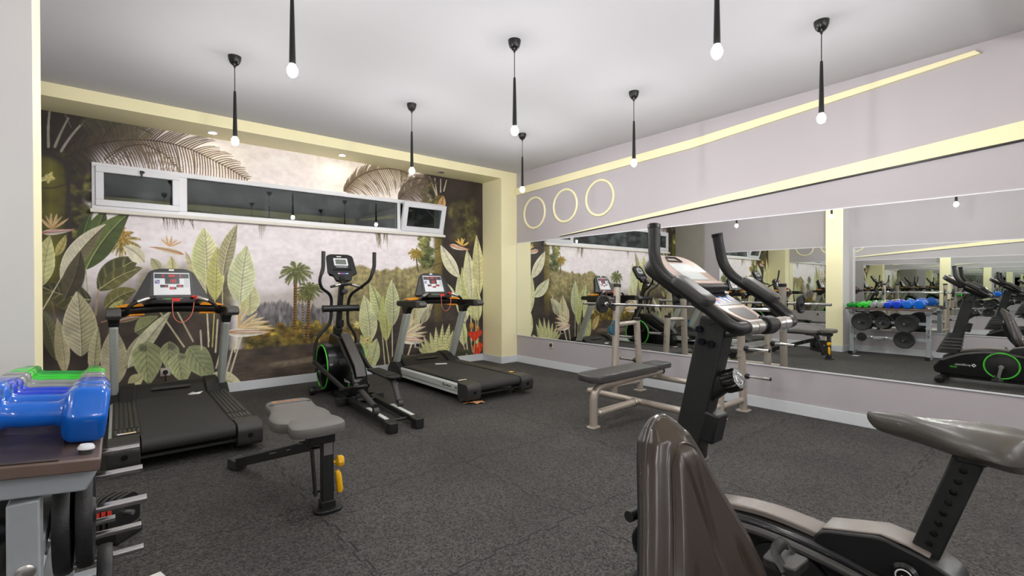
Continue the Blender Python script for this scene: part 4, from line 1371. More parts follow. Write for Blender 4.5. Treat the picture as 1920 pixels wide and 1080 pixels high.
# shroud: slim upright body with a spine panel
pr = round2d([(1.10, 0.07), (1.10, 0.24), (1.17, 0.36), (1.45, 0.53), (1.62, 0.64), (1.92, 0.66), (2.0, 0.52), (2.02, 0.2), (1.96, 0.07)], [0.03, 0.08, 0.08, 0.1, 0.06, 0.05, 0.1, 0.1, 0.03])
body = obj('body_shroud', G().prism(pr, -0.082, 0.082, 'x'), 'black_gloss', E_, 0.03, 4)
pr = [(1.085, 0.27), (1.16, 0.375), (1.44, 0.548), (1.62, 0.66), (1.60, 0.68), (1.42, 0.57), (1.14, 0.395), (1.07, 0.28)]
obj('spine_panel', G().prism(pr, -0.05, 0.05, 'x'), 'grey_plastic', body, 0.006)
for s in (-1, 1):
    dr = obj('wheel_housing', G().lathe([(0.20, s*0.07), (0.252, s*0.08), (0.256, s*0.19), (0.243, s*0.205), (0.222, s*0.205), (0.215, s*0.19), (0.215, s*0.09)], (0, 1.77, 0.305), 'x', 48), 'black_gloss', E_)
    obj('green_ring', G().torus((s*0.203, 1.77, 0.305), 0.236, 0.009, 'x', 64, 8), 'green', dr)
    g = G().cyl((s*0.05, 1.77, 0.305), (s*0.25, 1.77, 0.305), 0.025)
    ang = R_(-20 if s < 0 else 160)
    cr = obj('crank_arm', g.beam((s*0.235, 1.77, 0.305), (s*0.235, 1.77+0.17*math.cos(ang), 0.305+0.17*math.sin(ang)), 0.018, 0.04, (0, -math.sin(ang), math.cos(ang))), 'black_metal', E_, 0.003)
lg = logo(body, frame_mtx((-0.0835, 1.36, 0.20), (0, -1, 0), (0, 0, 1)), 0.034, 'profitness', ('E500', 3.4, -0.9, 0.8), 'white_print', 'green')
# mast, handle bars
g = G().beam((0, 1.90, 0.62), (0, 1.70, 1.29), 0.05, 0.07, (0, 1, 0.3))
g.use('black_metal')
ms = obj('mast', G().beam((0, 1.885, 0.62), (0, 1.705, 1.30), 0.05, 0.065, (0, 1, 0.3)), 'black_metal', E_, 0.006)
obj('mast_collar', G().beam((0, 1.91, 0.60), (0, 1.87, 0.73), 0.085, 0.10, (0, 1, 0.3)), 'black', ms, 0.015, 3)
obj('bottle_cup', G().lathe([(0.034, 0.0), (0.04, 0.01), (0.042, 0.08), (0.037, 0.08), (0.035, 0.015)], (0.0, 1.79, 0.73)), 'black', ms)
obj('tension_knob', G().lathe([(0.012, -0.055), (0.03, -0.05), (0.034, -0.02), (0.026, 0.0)], (0.018, 1.70, 1.135), 'y').cyl((0.018, 1.645, 1.135), (0.018, 1.64, 1.135), 0.014), 'dark_grey', ms)
obj('pivot_tube', G().cyl((-0.205, 1.72, 0.947), (0.18, 1.72, 0.947), 0.037, n=24).lathe([(0.033, -0.004), (0.04, 0), (0.04, 0.012)], (-0.207, 1.72, 0.947), 'x').lathe([(0.04, -0.008), (0.04, 0.004), (0.033, 0.008)], (0.182, 1.72, 0.947), 'x'), 'black', E_)
Lp = [(-0.237, 1.559, 1.566), (-0.238, 1.569, 1.385), (-0.277, 1.576, 1.255), (-0.245, 1.61, 1.170), (-0.15, 1.674, 1.116), (-0.112, 1.716, 1.056), (-0.109, 1.747, 0.878), (-0.118, 1.756, 0.783), (-0.243, 1.769, 0.642), (-0.275, 1.777, 0.538), (-0.282, 1.776, 0.355)]
Rp = [(0.253, 1.388, 1.564), (0.258, 1.408, 1.40), (0.216, 1.435, 1.255), (0.148, 1.532, 1.179), (0.088, 1.648, 1.114), (0.08, 1.728, 1.046), (0.075, 1.757, 0.87), (0.082, 1.768, 0.772), (0.178, 1.794, 0.624), (0.184, 1.794, 0.50)]
for P in (Lp, Rp):
    hb = obj('handle_bar', G().tube(fillet(P, 0.045, 5), 0.0165, 12), 'black', E_)
    top, nxt = Vector(P[0]), Vector(P[1])
    obj('foam_grip', G().tube(fillet([P[0], P[1], tuple(Vector(P[1]).lerp(Vector(P[2]), 0.5))], 0.05), 0.0205, 14), 'dark_grey', hb)
g = G().tube(fillet([(-0.165, 1.562, 1.186), (-0.05, 1.57, 1.215), (0.04, 1.575, 1.22), (0.19, 1.584, 1.173)], 0.04), 0.014, 12).beam((0, 1.57, 1.21), (0, 1.70, 1.25), 0.04, 0.03)
pb = obj('pulse_bar', g, 'black', E_)
g = G().cyl((-0.115, 1.566, 1.199), (-0.06, 1.57, 1.213), 0.0155).cyl((0.065, 1.577, 1.212), (0.15, 1.582, 1.186), 0.0155)
obj('pulse_sensor', g, 'steel', pb)
# console
fm = frame_mtx((0.022, 1.715, 1.285), (1, 0, 0), (0, 0.62, 1))
outl = round2d([(-0.085, -0.03), (0.085, -0.03), (0.11, 0.045), (0.165, 0.06), (0.15, 0.30), (0.10, 0.325), (-0.10, 0.325), (-0.15, 0.30), (-0.165, 0.06), (-0.11, 0.045)], 0.022, 4)
con = obj('console', G().loft([[(x*0.85, y*0.92+0.01, -0.06) for x, y in outl], [(x, y, -0.012) for x, y in outl], [(x*0.985, y*0.99+0.002, 0) for x, y in outl]]).xf(fm), 'black', E_, 0.004)
g = G().use('panel_white').prism(rrect(0, 0.215, 0.155, 0.10, 0.008), 0.0, 0.004, 'z').use('lcd').prism(rrect(0, 0.215, 0.118, 0.066, 0.004), 0.004, 0.005, 'z')
g.use('white_print').box((0, 0.148, 0.001), (0.13, 0.006, 0.001)).box((-0.01, 0.29, 0.001), (0.05, 0.010, 0.001))
g.use('black_gloss').box((0, 0.115, 0.004), (0.20, 0.022, 0.008))
g.use('blue_print').box((0.0, 0.06, 0.001), (0.07, 0.014, 0.001)).use('red').box((-0.018, 0.062, 0.002), (0.02, 0.012, 0.001)).use('white_print').box((-0.045, 0.06, 0.0015), (0.02, 0.012, 0.001)).box((0.045, 0.06, 0.001), (0.03, 0.01, 0.001))
obj('display_panel', g.xf(fm), None, con)
# pedals with their links and rollers
def pedal(s, front, p0, p1, leg):
    x = s*0.165
    ln = obj('pedal_link', G().tube(fillet([front, (x, p0[0]+0.10, p0[1]+0.005), (x, p0[0]-0.05, p0[1]-0.012)], 0.1), 0.03, 12, sq=(0.95, 0.75)), 'black_metal', E_)
    d = Vector((0, p1[0]-p0[0], p1[1]-p0[1]))
    L = d.length
    fm2 = frame_mtx((x, p0[0], p0[1]), (1, 0, 0), d)
    pt = round2d([(-0.07, 0.0), (0.07, 0.0), (0.078, L*0.9), (0.05, L), (-0.05, L), (-0.078, L*0.9)], 0.03)
    g = G().prism([(-a, b) for a, b in pt], 0.0, 0.022, 'z')
    pd = obj('foot_pedal', g.xf(fm2 @ Matrix.Rotation(math.pi, 4, 'Y')), 'black', E_, 0.008, 3)
    g = G()
    for k in range(7):
        g.box((-0.048+0.016*k, L*0.5, -0.025), (0.007, L*0.78, 0.006))
    obj('pedal_tread', g.xf(fm2), 'dark_grey', pd)
    g = G().tube(fillet([(x, p1[0]+0.16, p1[1]-0.012), (x, p1[0]+0.04, p1[1]-0.03), (x*0.85, leg[0]+0.03, leg[1]+0.03)], 0.06), 0.028, 12, sq=(0.9, 1.0))
    lg_ = obj('pedal_leg', g, 'dark_grey', E_)
    obj('roller', G().cyl((x*0.85-0.022, leg[0], 0.116), (x*0.85+0.022, leg[0], 0.116), 0.03), 'dark_grey', lg_)
    obj('bolt', G().cyl((x, p1[0]+0.02, p1[1]-0.04), (x-s*0.0, p1[0]-0.035, p1[1]-0.035), 0.007), 'chrome', lg_)
pedal(1, (0.15, 1.73, 0.52), (1.21, 0.31), (0.60, 0.312), (0.44, 0.10))
pedal(-1, (-0.282, 1.776, 0.365), (1.06, 0.165), (0.58, 0.275), (0.30, 0.12))
# ------------------------------------------------------------------ adjustable bench (local: +y from the front foot to the back foot)
A = thing('weight_bench', 'small grey adjustable weight bench with yellow knobs in the middle of the floor', 'weight bench', (0.86, 2.58, 0), -math.atan(0.075))
def pad_g(outl, z0, z1, crown=0.008, k=0.012):
    """upholstered pad: outline with a soft edge"""
    cx = sum(p[0] for p in outl)/len(outl)
    cy = sum(p[1] for p in outl)/len(outl)
    def ring(f, z):
        o = []
        for x, y in outl:
            dx, dy = x-cx, y-cy
            L = math.hypot(dx, dy)
            q = max(0, L-f)/L
            o.append((cx+dx*q, cy+dy*q, z))
        return o
    return G().loft([ring(k*2.2, z0), ring(k*0.3, z0+k*0.5), ring(0, z0+k*1.4), ring(0, z1-k*1.6), ring(k*0.35, z1-k*0.6), ring(k*1.2, z1-k*0.1), ring(k*4, z1+crown*0.5), ring(k*7, z1+crown)])
bo = round2d([(-0.06, 0.13), (0.06, 0.13), (0.150, 0.18), (0.168, 0.33), (0.128, 0.45), (0.134, 0.66), (0.10, 0.715), (-0.10, 0.715), (-0.134, 0.66), (-0.128, 0.45), (-0.168, 0.33), (-0.150, 0.18)], 0.07, 5)
dec = Matrix.Translation((-0.075, 0.2, 0.405)) @ Matrix.Rotation(R_(1.0), 4, 'X') @ Matrix.Translation((0, -0.2, -0.405))
bp = obj('back_pad', pad_g(bo, 0.395, 0.458).xf(dec), 'upholstery', A)
obj('seam', G().box((0, 0.565, 0.4655), (0.245, 0.006, 0.004)).xf(dec), 'upholstery_dark', bp)
logo(bp, dec @ frame_mtx((-0.095, 0.61, 0.4668), (1, 0, 0), (0, 1, 0)), 0.030, 'profitness', None, 'orange_print', None, squash=0.95)
so = round2d([(-0.165, -0.06), (-0.10, -0.09), (0.02, -0.09), (0.11, -0.06), (0.112, 0.06), (0.08, 0.145), (0.0, 0.125), (-0.09, 0.125), (-0.135, 0.145), (-0.167, 0.06)], 0.05, 5)
obj('seat_pad', pad_g([(x-0.022, y) for x, y in so], 0.418, 0.478, 0.004), 'upholstery', A)
g = G().beam((0, 0.01, 0.02), (0, 0.01, 0.40), 0.06, 0.055, (0, 1, 0))
g.beam((-0.03, 0.05, 0.385), (-0.05, 0.62, 0.388), 0.05, 0.03)
obj('seat_support', G().box((-0.03, 0.03, 0.392), (0.13, 0.12, 0.055)), 'black', A, 0.006)
fp = obj('front_post', g, 'black_metal', A, 0.005)
obj('post_sleeve', G().beam((0, 0.008, 0.30), (0, 0.008, 0.365), 0.045, 0.058, (0, 1, 0)), 'steel', fp)
obj('floor_plate', G().prism(rrect(0, 0.0, 0.145, 0.115, 0.05), 0, 0.018, 'z').box((0, 0.01, 0.035), (0.075, 0.07, 0.04)), 'black', A, 0.004)
for s in (-1, 1):
    g = G().tube(smooth_path([(s*0.045, 0.07, 0.06), (s*0.045, 0.14, 0.26), (s*0.045, 0.20, 0.37), (s*0.045, 0.33, 0.39)]), 0.02, 10, sq=(0.5, 1.2))
    obj('frame_plate', g, 'black_metal', A)
g = G().beam((-0.01, 0.17, 0.31), (-0.332, 0.953, 0.035), 0.06, 0.055)
rl = obj('rear_leg', g, 'black_metal', A, 0.005)
obj('size_sticker', G().beam((-0.186, 0.598, 0.184), (-0.276, 0.816, 0.108), 0.03, 0.004), 'panel_white', rl)
obj('rubber_foot', G().box((-0.332, 0.953, 0.035), (0.085, 0.09, 0.07), (0, 0, R_(22.3))), 'dark_grey', A, 0.008)
for x, y, z in ((-0.085, 0.24, 0.31), (-0.13, 0.36, 0.25), (-0.20, 0.49, 0.205), (-0.05, 0.13, 0.30), (-0.055, 0.10, 0.07)):
    obj('bolt', G().cyl((x-0.008, y, z), (x+0.09, y, z), 0.008, n=10), 'chrome', A)
g = G().lathe([(0.008, 0.0), (0.02, 0.004), (0.03, 0.012), (0.03, 0.034), (0.024, 0.042), (0.0, 0.043)], (0.04, -0.005, 0.25), 'x', 10).cyl((0.02, -0.005, 0.25), (0.05, -0.005, 0.25), 0.008)
obj('adjust_knob', g, 'yellow', A)
g = G().tube([(0.048, 0.0, 0.20), (0.055, -0.005, 0.18), (0.062, -0.01, 0.10), (0.06, -0.012, 0.085)], [0.012, 0.016, 0.018, 0.012], 12)
pu = obj('pull_pin', g, 'yellow', A)
obj('pin_tip', G().cyl((0.058, -0.012, 0.085), (0.056, -0.014, 0.07), 0.009), 'chrome', pu)

# ------------------------------------------------------------------ bench press station (local: +x towards the mirror wall)
B = thing('bench_press', 'champagne steel flat bench press station with black pad against the mirror', 'bench press', (3.07, 2.62, 0), 0)
yA, yB_ = 0.59, -0.57
pth = fillet([(0.0, 0, 0.01), (0.0, 0, 0.345), (0.28, 0, 0.345), (1.0, 0, 0.365)], 0.16, 8)
obj('bench_frame', G().tube(pth, 0.034, 16), 'champagne', B)
obj('frame_foot', G().prism(rrect(0, 0, 0.11, 0.085, 0.03), 0, 0.014, 'z'), 'champagne', B, 0.003)
obj('base_tube', G().cyl((0.03, 0, 0.115), (0.60, 0, 0.125), 0.03, n=16), 'champagne', B)
for x, z in ((0.048, 0.115), (0.56, 0.124)):
    obj('clamp_ring', G().torus((x, 0, z), 0.033, 0.009, 'x', 20, 6), 'steel', B)
obj('cross_tube', G().cyl((0.62, yA, 0.125), (0.62, yB_, 0.125), 0.03, n=16), 'champagne', B)
obj('cross_tube', G().cyl((0.98, yA, 0.30), (0.98, yB_, 0.30), 0.026, n=16), 'champagne', B)
for y in (yA, yB_):
    obj('side_tube', G().cyl((0.62, y, 0.125), (1.03, y, 0.125), 0.024), 'champagne', B)
mn = round2d([(-0.10, -0.02), (0.0, -0.145), (0.72, -0.145), (0.78, -0.09), (0.78, 0.09), (0.72, 0.145), (0.0, 0.145), (-0.10, 0.02)], [0.06, 0.09, 0.04, 0.05, 0.05, 0.04, 0.09, 0.06], 6)
mn = round2d([(-0.11, -0.13), (0.77, -0.13), (0.77, 0.13), (-0.11, 0.13)], [0.11, 0.03, 0.03, 0.11], 7)
obj('bench_pad', pad_g(mn, 0.395, 0.455, 0.003, 0.01), 'upholstery_dark', B)
obj('head_pad', pad_g(rrect(0.925, 0, 0.24, 0.20, 0.04), 0.40, 0.455, 0.003, 0.01), 'upholstery_dark', B)
g = G().box((0.35, 0, 0.388), (0.8, 0.06, 0.012))
for x in (0.1, 0.3, 0.5, 0.7):
    g.cyl((x, 0.04, 0.385), (x, -0.04, 0.385), 0.006)
obj('pad_bracket', g, 'black_metal', B)
obj('end_plug', G().cyl((0.99, 0, 0.365), (1.015, 0, 0.365), 0.037), 'black', B)
for y in (yA, yB_):
    sg = 1 if y > 0 else -1
    up = obj('upright_post', G().cyl((1.03, y, 0.01), (1.085, y, 1.185), 0.037, n=18), 'champagne', B)
    obj('post_cap', G().cyl((1.084, y, 1.175), (1.086, y, 1.21), 0.041, n=18), 'black', up)
    obj('post_foot', G().prism(rrect(1.03, y, 0.13, 0.11, 0.03), 0, 0.012, 'z'), 'champagne', up, 0.003)
    rp = obj('brace_post', G().cyl((1.50, y, 0.01), (1.435, y, 0.81), 0.035, n=18), 'champagne', B)
    obj('post_cap', G().cyl((1.436, y, 0.80), (1.434, y, 0.83), 0.038, n=18), 'black', rp)
    obj('post_foot', G().prism(rrect(1.50, y, 0.13, 0.11, 0.03), 0, 0.012, 'z'), 'champagne', rp, 0.003)
    obj('brace_tube', G().cyl((1.07, y, 0.77), (1.43, y, 0.78), 0.024), 'champagne', B)
    obj('brace_tube', G().cyl((1.04, y, 0.11), (1.50, y, 0.11), 0.024), 'champagne', B)
    # hooks for the bar, upper and lower
    for z, mt in ((0.985, 'black_metal'), (0.72, 'teal')):
        xx = 1.03+0.055*(z/1.18)-0.037
        g = G().prism(round2d([(xx+0.005, z-0.06), (xx-0.03, z-0.055), (xx-0.085, z-0.02), (xx-0.09, z+0.04), (xx-0.072, z+0.04), (xx-0.066, z-0.004), (xx-0.03, z-0.012), (xx-0.014, z+0.10), (xx+0.005, z+0.10)], 0.012), y-0.012, y+0.012, 'y')
        hk = obj('bar_hook', g, mt, up, 0.003)
        for q in (0.07, -0.035):
            obj('bolt', G().cyl((xx-0.026, y, z+q), (xx+0.09, y, z+q+0.005), 0.011, n=10), 'steel', up)
    # storage horns on the brace posts
    for z in (0.60, 0.34):
        xx = 1.50-0.065*z/0.8
        hn = obj('storage_horn', G().cyl((xx, y+sg*0.03, z), (xx, y+sg*0.25, z), 0.0145, n=16), 'chrome', B)
        obj('horn_collar', G().lathe([(0.02, sg*0.0), (0.028, sg*0.02), (0.02, sg*0.04)], (xx, y+sg*0.028, z), 'y').cyl((xx, y+sg*0.248, z), (xx, y+sg*0.256, z), 0.0165), 'black', hn)
    for z in (0.52, 0.58):
        xx = 1.50-0.065*z/0.8
        obj('bolt', G().cyl((xx-0.05, y, z), (xx+0.05, y, z), 0.01, n=10), 'steel', rp)
# barbell on the hooks
bb = thing('barbell', 'chrome barbell with small black plates resting on the bench press hooks', 'barbell', (4.069, 2.62, 0.993))
g = G().cyl((0, -0.88, 0), (0, 0.88, 0), 0.0135, n=16)
obj('bar_shaft', g, 'chrome', bb)
for s in (-1, 1):
    g = G().cyl((0, s*0.70, 0), (0, s*1.0, 0), 0.0145, n=16).lathe([(0.02, 0), (0.026, s*0.01), (0.026, s*0.03), (0.02, s*0.04)], (0, s*0.655, 0), 'y')
    obj('bar_sleeve', g, 'chrome', bb)
def plate_prof(r, t, hole=0.0155):
    return [(hole, -t*0.62), (r*0.22, -t*0.62), (r*0.26, -t*0.3), (r*0.70, -t*0.3), (r*0.78, -t*0.5), (r*0.97, -t*0.5), (r, -t*0.3), (r, t*0.3), (r*0.97, t*0.5), (r*0.78, t*0.5), (r*0.70, t*0.3), (r*0.26, t*0.3), (r*0.22, t*0.62), (hole, t*0.62)]
def plate(r, t, loc, axis, label, group='plates on the rack pegs'):
    o = obj('weight_plate', G().lathe(plate_prof(r, t), (0, 0, 0), axis, 48), 'iron')
    # spoke ribs and raised lugs cast in the face
    o.location = loc
    return tag(o, label, 'weight plate', group)
plate(0.10, 0.03, (4.069, 2.62+0.72, 0.993), 'y', 'small black plate on the far end of the barbell', 'plates on the barbell')
plate(0.10, 0.03, (4.069, 2.62-0.72, 0.993), 'y', 'small black plate on the near end of the barbell', 'plates on the barbell')

# ------------------------------------------------------------------ dumbbell rack by the left wall
RK = thing('dumbbell_rack', 'grey steel dumbbell rack with a brown tray and chrome plate pegs at the left edge', 'dumbbell rack', (-0.185, 1.46, 0))
RL = 1.15          # length along y
TILT = Matrix.Translation((0.155, 0, 0.80)) @ Matrix.Rotation(R_(6.5), 4, 'Y') @ Matrix.Translation((-0.155, 0, -0.80))
g = G().box((0, RL/2, 0.785), (0.31, RL, 0.03)).xf(TILT)
tr = obj('top_tray', g, 'tray', RK, 0.004)
obj('tray_mat', G().box((-0.035, RL/2, 0.8025), (0.235, RL-0.01, 0.006)).xf(TILT), 'tray_mat', tr, 0.002)
g = G().use('dark_grey').cyl((0.125, 0.05, 0.80), (0.125, 0.05, 0.812), 0.013).use('white_pvc').lathe([(0.016, 0.812), (0.016, 0.816), (0.012, 0.822), (0.0, 0.823)], (0.125, 0.05, 0))
obj('tray_bolt', g.xf(TILT), None, tr)
for y in (0.07, RL-0.07):
    pr = [(-0.155, 0.77), (0.155, 0.77), (0.135, 0.715), (-0.155, 0.715)]
    obj('tray_arm', G().prism(pr, y-0.03, y+0.03, 'y').xf(TILT), 'rack_grey', RK, 0.004)
    ps = obj('rack_post', G().box((0.022, y, 0.385), (0.054, 0.06, 0.67)), 'rack_grey', RK, 0.004)
    obj('rack_foot', G().box((0.0, y, 0.03), (0.24, 0.06, 0.05)), 'rack_grey', RK, 0.004)
    for s in (-1, 1):
        obj('foot_cap', G().box((0.0+s*0.123, y, 0.03), (0.012, 0.064, 0.056)), 'black', RK, 0.003)
    yy = y-0.031 if y < 0.5 else y+0.031
    for z in (0.565, 0.305):
        g = G().lathe([(0.012, 0.006), (0.017, 0.003), (0.018, -0.004)] if y > .5 else [(0.018, 0.004), (0.017, -0.003), (0.012, -0.006)], (0.025, yy, z), 'y', 16)
        obj('bolt', g, 'steel', ps)
    obj('lettering', text_g('BAUTER', 0.04, 0.0005, frame_mtx((0.0555, y-0.014, 0.48), (0, 0, -1), (0, 1, 0)), 'black_print', squash=0.9), None, ps)
for z in (0.565, 0.305):
    obj('rack_beam', G().box((0.025, RL/2, z), (0.04, RL-0.19, 0.045)), 'rack_grey', RK, 0.004)
PEGS = {0.565: (0.335, 0.64, 0.93), 0.305: (0.35, 0.60, 0.80, 0.93)}
for z, ys in PEGS.items():
    for y in ys:
        for s in (-1, 1):
            pg = obj('plate_peg', G().cyl((0.025+s*0.02, y, z), (0.025+s*(0.15 if (z < 0.4 and y > 0.9) else 0.225), y, z), 0.0125, n=16), 'chrome', RK)
            obj('peg_collar', G().lathe([(0.02, 0), (0.022, s*0.012), (0.014, s*0.016)], (0.025+s*0.02, y, z), 'x'), 'steel', pg)
def rack_plate(y, z, r, t, x, label):
    plate(r, t, (-0.185+x, 1.46+y, z), 'x', label)
rack_plate(0.335, 0.565, 0.145, 0.034, 0.115, 'big black plate front of the nearest upper rack peg')
rack_plate(0.335, 0.565, 0.150, 0.034, 0.071, 'big black plate behind another on the nearest upper rack peg')
rack_plate(0.335, 0.565, 0.140, 0.034, -0.105, 'outermost black plate on the wall side of the nearest upper rack peg')
rack_plate(0.64, 0.565, 0.105, 0.028, 0.085, 'medium black plate on the middle upper rack peg')
rack_plate(0.93, 0.565, 0.150, 0.034, 0.085, 'big black plate on the far upper rack peg')
rack_plate(0.35, 0.305, 0.138, 0.034, 0.154, 'big black plate on the nearest lower rack peg, low down')
rack_plate(0.93, 0.305, 0.072, 0.022, 0.085, 'smallest black plate, on the far lower rack peg')
rack_plate(0.335, 0.565, 0.145, 0.034, -0.06, 'black plate on the wall side of the nearest upper rack peg')
rack_plate(0.64, 0.565, 0.12, 0.03, -0.06, 'black plate on the wall side of the middle upper rack peg')
rack_plate(0.93, 0.565, 0.15, 0.034, -0.06, 'black plate on the wall side of the far upper rack peg')
# vinyl hex dumbbells
def hexhead(g, x0, x1, r):
    def ring(x, k):
        pts = [(r*k*math.cos(R_(60*i)), r*k*math.sin(R_(60*i))) for i in range(6)]
        return [(x, a, b) for a, b in round2d(pts, r*k*0.17, 4)]
    s = 1 if x1 > x0 else -1
    L = abs(x1-x0)
    rows = [(0.0, 0.34), (0.02, 0.58), (0.09, 0.84), (0.22, 0.98), (0.32, 1.0), (0.78, 1.0), (0.90, 0.97), (0.975, 0.88), (1.0, 0.78)]
    return g.loft([ring(x0+s*L*a, k) for a, k in rows])
def dumbbell(y, r, hw, hl, m, label):
    p = TILT @ Vector((0.017, 0, 0.8064+r*0.866))
    t = thing('dumbbell', label, 'dumbbell', (-0.185+p.x, 1.42+y, p.z), 0, 'vinyl dumbbells on the rack')
    t.rotation_euler = (0, R_(6.5), 0)
    obj('handle', G().tube([(-hw*1.02, 0, 0), (-hw*0.8, 0, 0), (-hw*0.3, 0, 0), (hw*0.3, 0, 0), (hw*0.8, 0, 0), (hw*1.02, 0, 0)], [r*0.46, r*0.37, r*0.39, r*0.39, r*0.37, r*0.46], 18, caps=False), m, t)
    for s in (-1, 1):
        obj('dumbbell_head', hexhead(G(), s*hw, s*(hw+hl), r), m, t, angle=60)
    return t
DB = [(0.207, 0.079, 0.052, 0.088, 'vinyl_blue', 'bright blue vinyl dumbbell nearest the camera'), (0.352, 0.073, 0.053, 0.086, 'vinyl_blue', 'bright blue vinyl dumbbell, second from the near end'),
      (0.484, 0.0645, 0.055, 0.080, 'vinyl_royal', 'royal blue vinyl dumbbell next to the bright blue pair'), (0.601, 0.0565, 0.056, 0.078, 'vinyl_royal', 'royal blue vinyl dumbbell next to the grey pair'),
      (0.704, 0.0515, 0.057, 0.072, 'vinyl_grey', 'grey vinyl dumbbell next to the royal blue pair'), (0.802, 0.050, 0.058, 0.070, 'vinyl_grey', 'grey vinyl dumbbell next to the green ones'),
      (0.897, 0.047, 0.058, 0.068, 'vinyl_green', 'bright green vinyl dumbbell next to the grey pair'), (0.985, 0.044, 0.060, 0.066, 'vinyl_green', 'bright green vinyl dumbbell next to the dark green pair'),
      (1.068, 0.040, 0.064, 0.052, 'vinyl_dgreen', 'dark green vinyl dumbbell, second from the far end'), (1.145, 0.037, 0.064, 0.050, 'vinyl_dgreen', 'dark green vinyl dumbbell at the far end')]
for a in DB:
    dumbbell(*a)
# adjustable dumbbell with red marked discs, on the floor behind the rack pegs
AD = thing('adjustable_dumbbell', 'black adjustable dumbbell with red marked discs on the floor by the rack', 'dumbbell', (-0.10, 3.025, 0), R_(-40))
obj('cradle', G().prism(round2d([(-0.19, 0.0), (0.19, 0.0), (0.18, 0.06), (0.09, 0.045), (-0.09, 0.045), (-0.18, 0.06)], 0.012), -0.075, 0.075, 'y'), 'black', AD, 0.006)
obj('handle', G().cyl((-0.09, 0, 0.12), (0.09, 0, 0.12), 0.016).cyl((-0.2, 0, 0.12), (0.2, 0, 0.12), 0.012), 'steel', AD)
for s in (-1, 1):
    for k in range(4):
        x = s*(0.075+0.028*k)
        w = obj('disc', G().prism(round2d([(-0.085, 0.05), (0.085, 0.05), (0.085, 0.16), (0.05, 0.205), (-0.05, 0.205), (-0.085, 0.16)], 0.03), x-0.009, x+0.009, 'x'), 'black', AD, 0.003)
        obj('red_mark', G().prism([(-0.086, 0.125), (-0.083, 0.125), (-0.083, 0.165), (-0.086, 0.165)], x-0.0092, x+0.0092, 'x'), 'red', w)
o = obj('paper_sheet', G().box((0, 0, 0.002), (0.09, 0.08, 0.002)), 'paper')
o.location = (0.10, 2.42, 0.0)
o.rotation_euler = (0, 0, R_(15))
tag(o, 'small white paper sheet on the floor in front of the rack', 'paper')
# dry leaf on the floor
g = G()
pts = [(-0.11, 0.0, 0.004), (-0.06, 0.03, 0.018), (-0.02, 0.012, 0.006), (0.01, 0.05, 0.024), (0.04, 0.015, 0.008), (0.09, 0.03, 0.02), (0.12, 0.0, 0.006), (0.07, -0.02, 0.016), (0.03, -0.045, 0.004), (0.0, -0.012, 0.014), (-0.05, -0.035, 0.02), (-0.08, -0.012, 0.006), (0.0, 0.005, 0.02)]
g.add(pts, [(i, (i+1) % 12, 12) for i in range(12)])
o = obj('dry_leaf', g, 'leaf', angle=20)
o.modifiers.new('thick', 'SOLIDIFY').thickness = 0.0015
o.location = (2.77, 3.94, 0.002)
o.rotation_euler = (0, 0, R_(-30))
tag(o, 'dry brown leaf on the floor under the right treadmill', 'leaf')
# ------------------------------------------------------------------ upright exercise bike (local: +y forward, x = 0 its centre plane)
UB = thing('exercise_bike', 'black upright exercise bike with broad saddle and curved handlebar in the right foreground', 'exercise bike', (1.70, 0, 0))
# main shell
pr = round2d([(1.17, 0.10), (1.19, 0.17), (1.10, 0.30), (0.98, 0.36), (0.86, 0.40), (0.68, 0.425), (0.50, 0.415), (0.35, 0.39), (0.12, 0.33), (-0.08, 0.22), (-0.12, 0.13), (0.2, 0.085), (0.9, 0.085)],
             [0.03, 0.05, 0.1, 0.1, 0.1, 0.1, 0.1, 0.1, 0.1, 0.1, 0.03, 0.1, 0.1], 5)
sh = obj('body_shell', G().prism(pr, -0.085, 0.085, 'x'), 'black_gloss', UB, 0.022, 4)
crest = [(1.10, 0.305), (0.98, 0.367), (0.86, 0.408), (0.68, 0.434), (0.50, 0.424), (0.35, 0.398), (0.12, 0.338), (-0.06, 0.24)]
arc = smooth_path([(0, a, b) for a, b in crest], 6)
g = G().loft([[(-0.046, p.y, p.z-0.012), (0.046, p.y, p.z-0.012), (0.046, p.y, p.z+0.008), (-0.046, p.y, p.z+0.008)] for p in arc])
obj('crest_band', g, 'taupe', sh, 0.004)
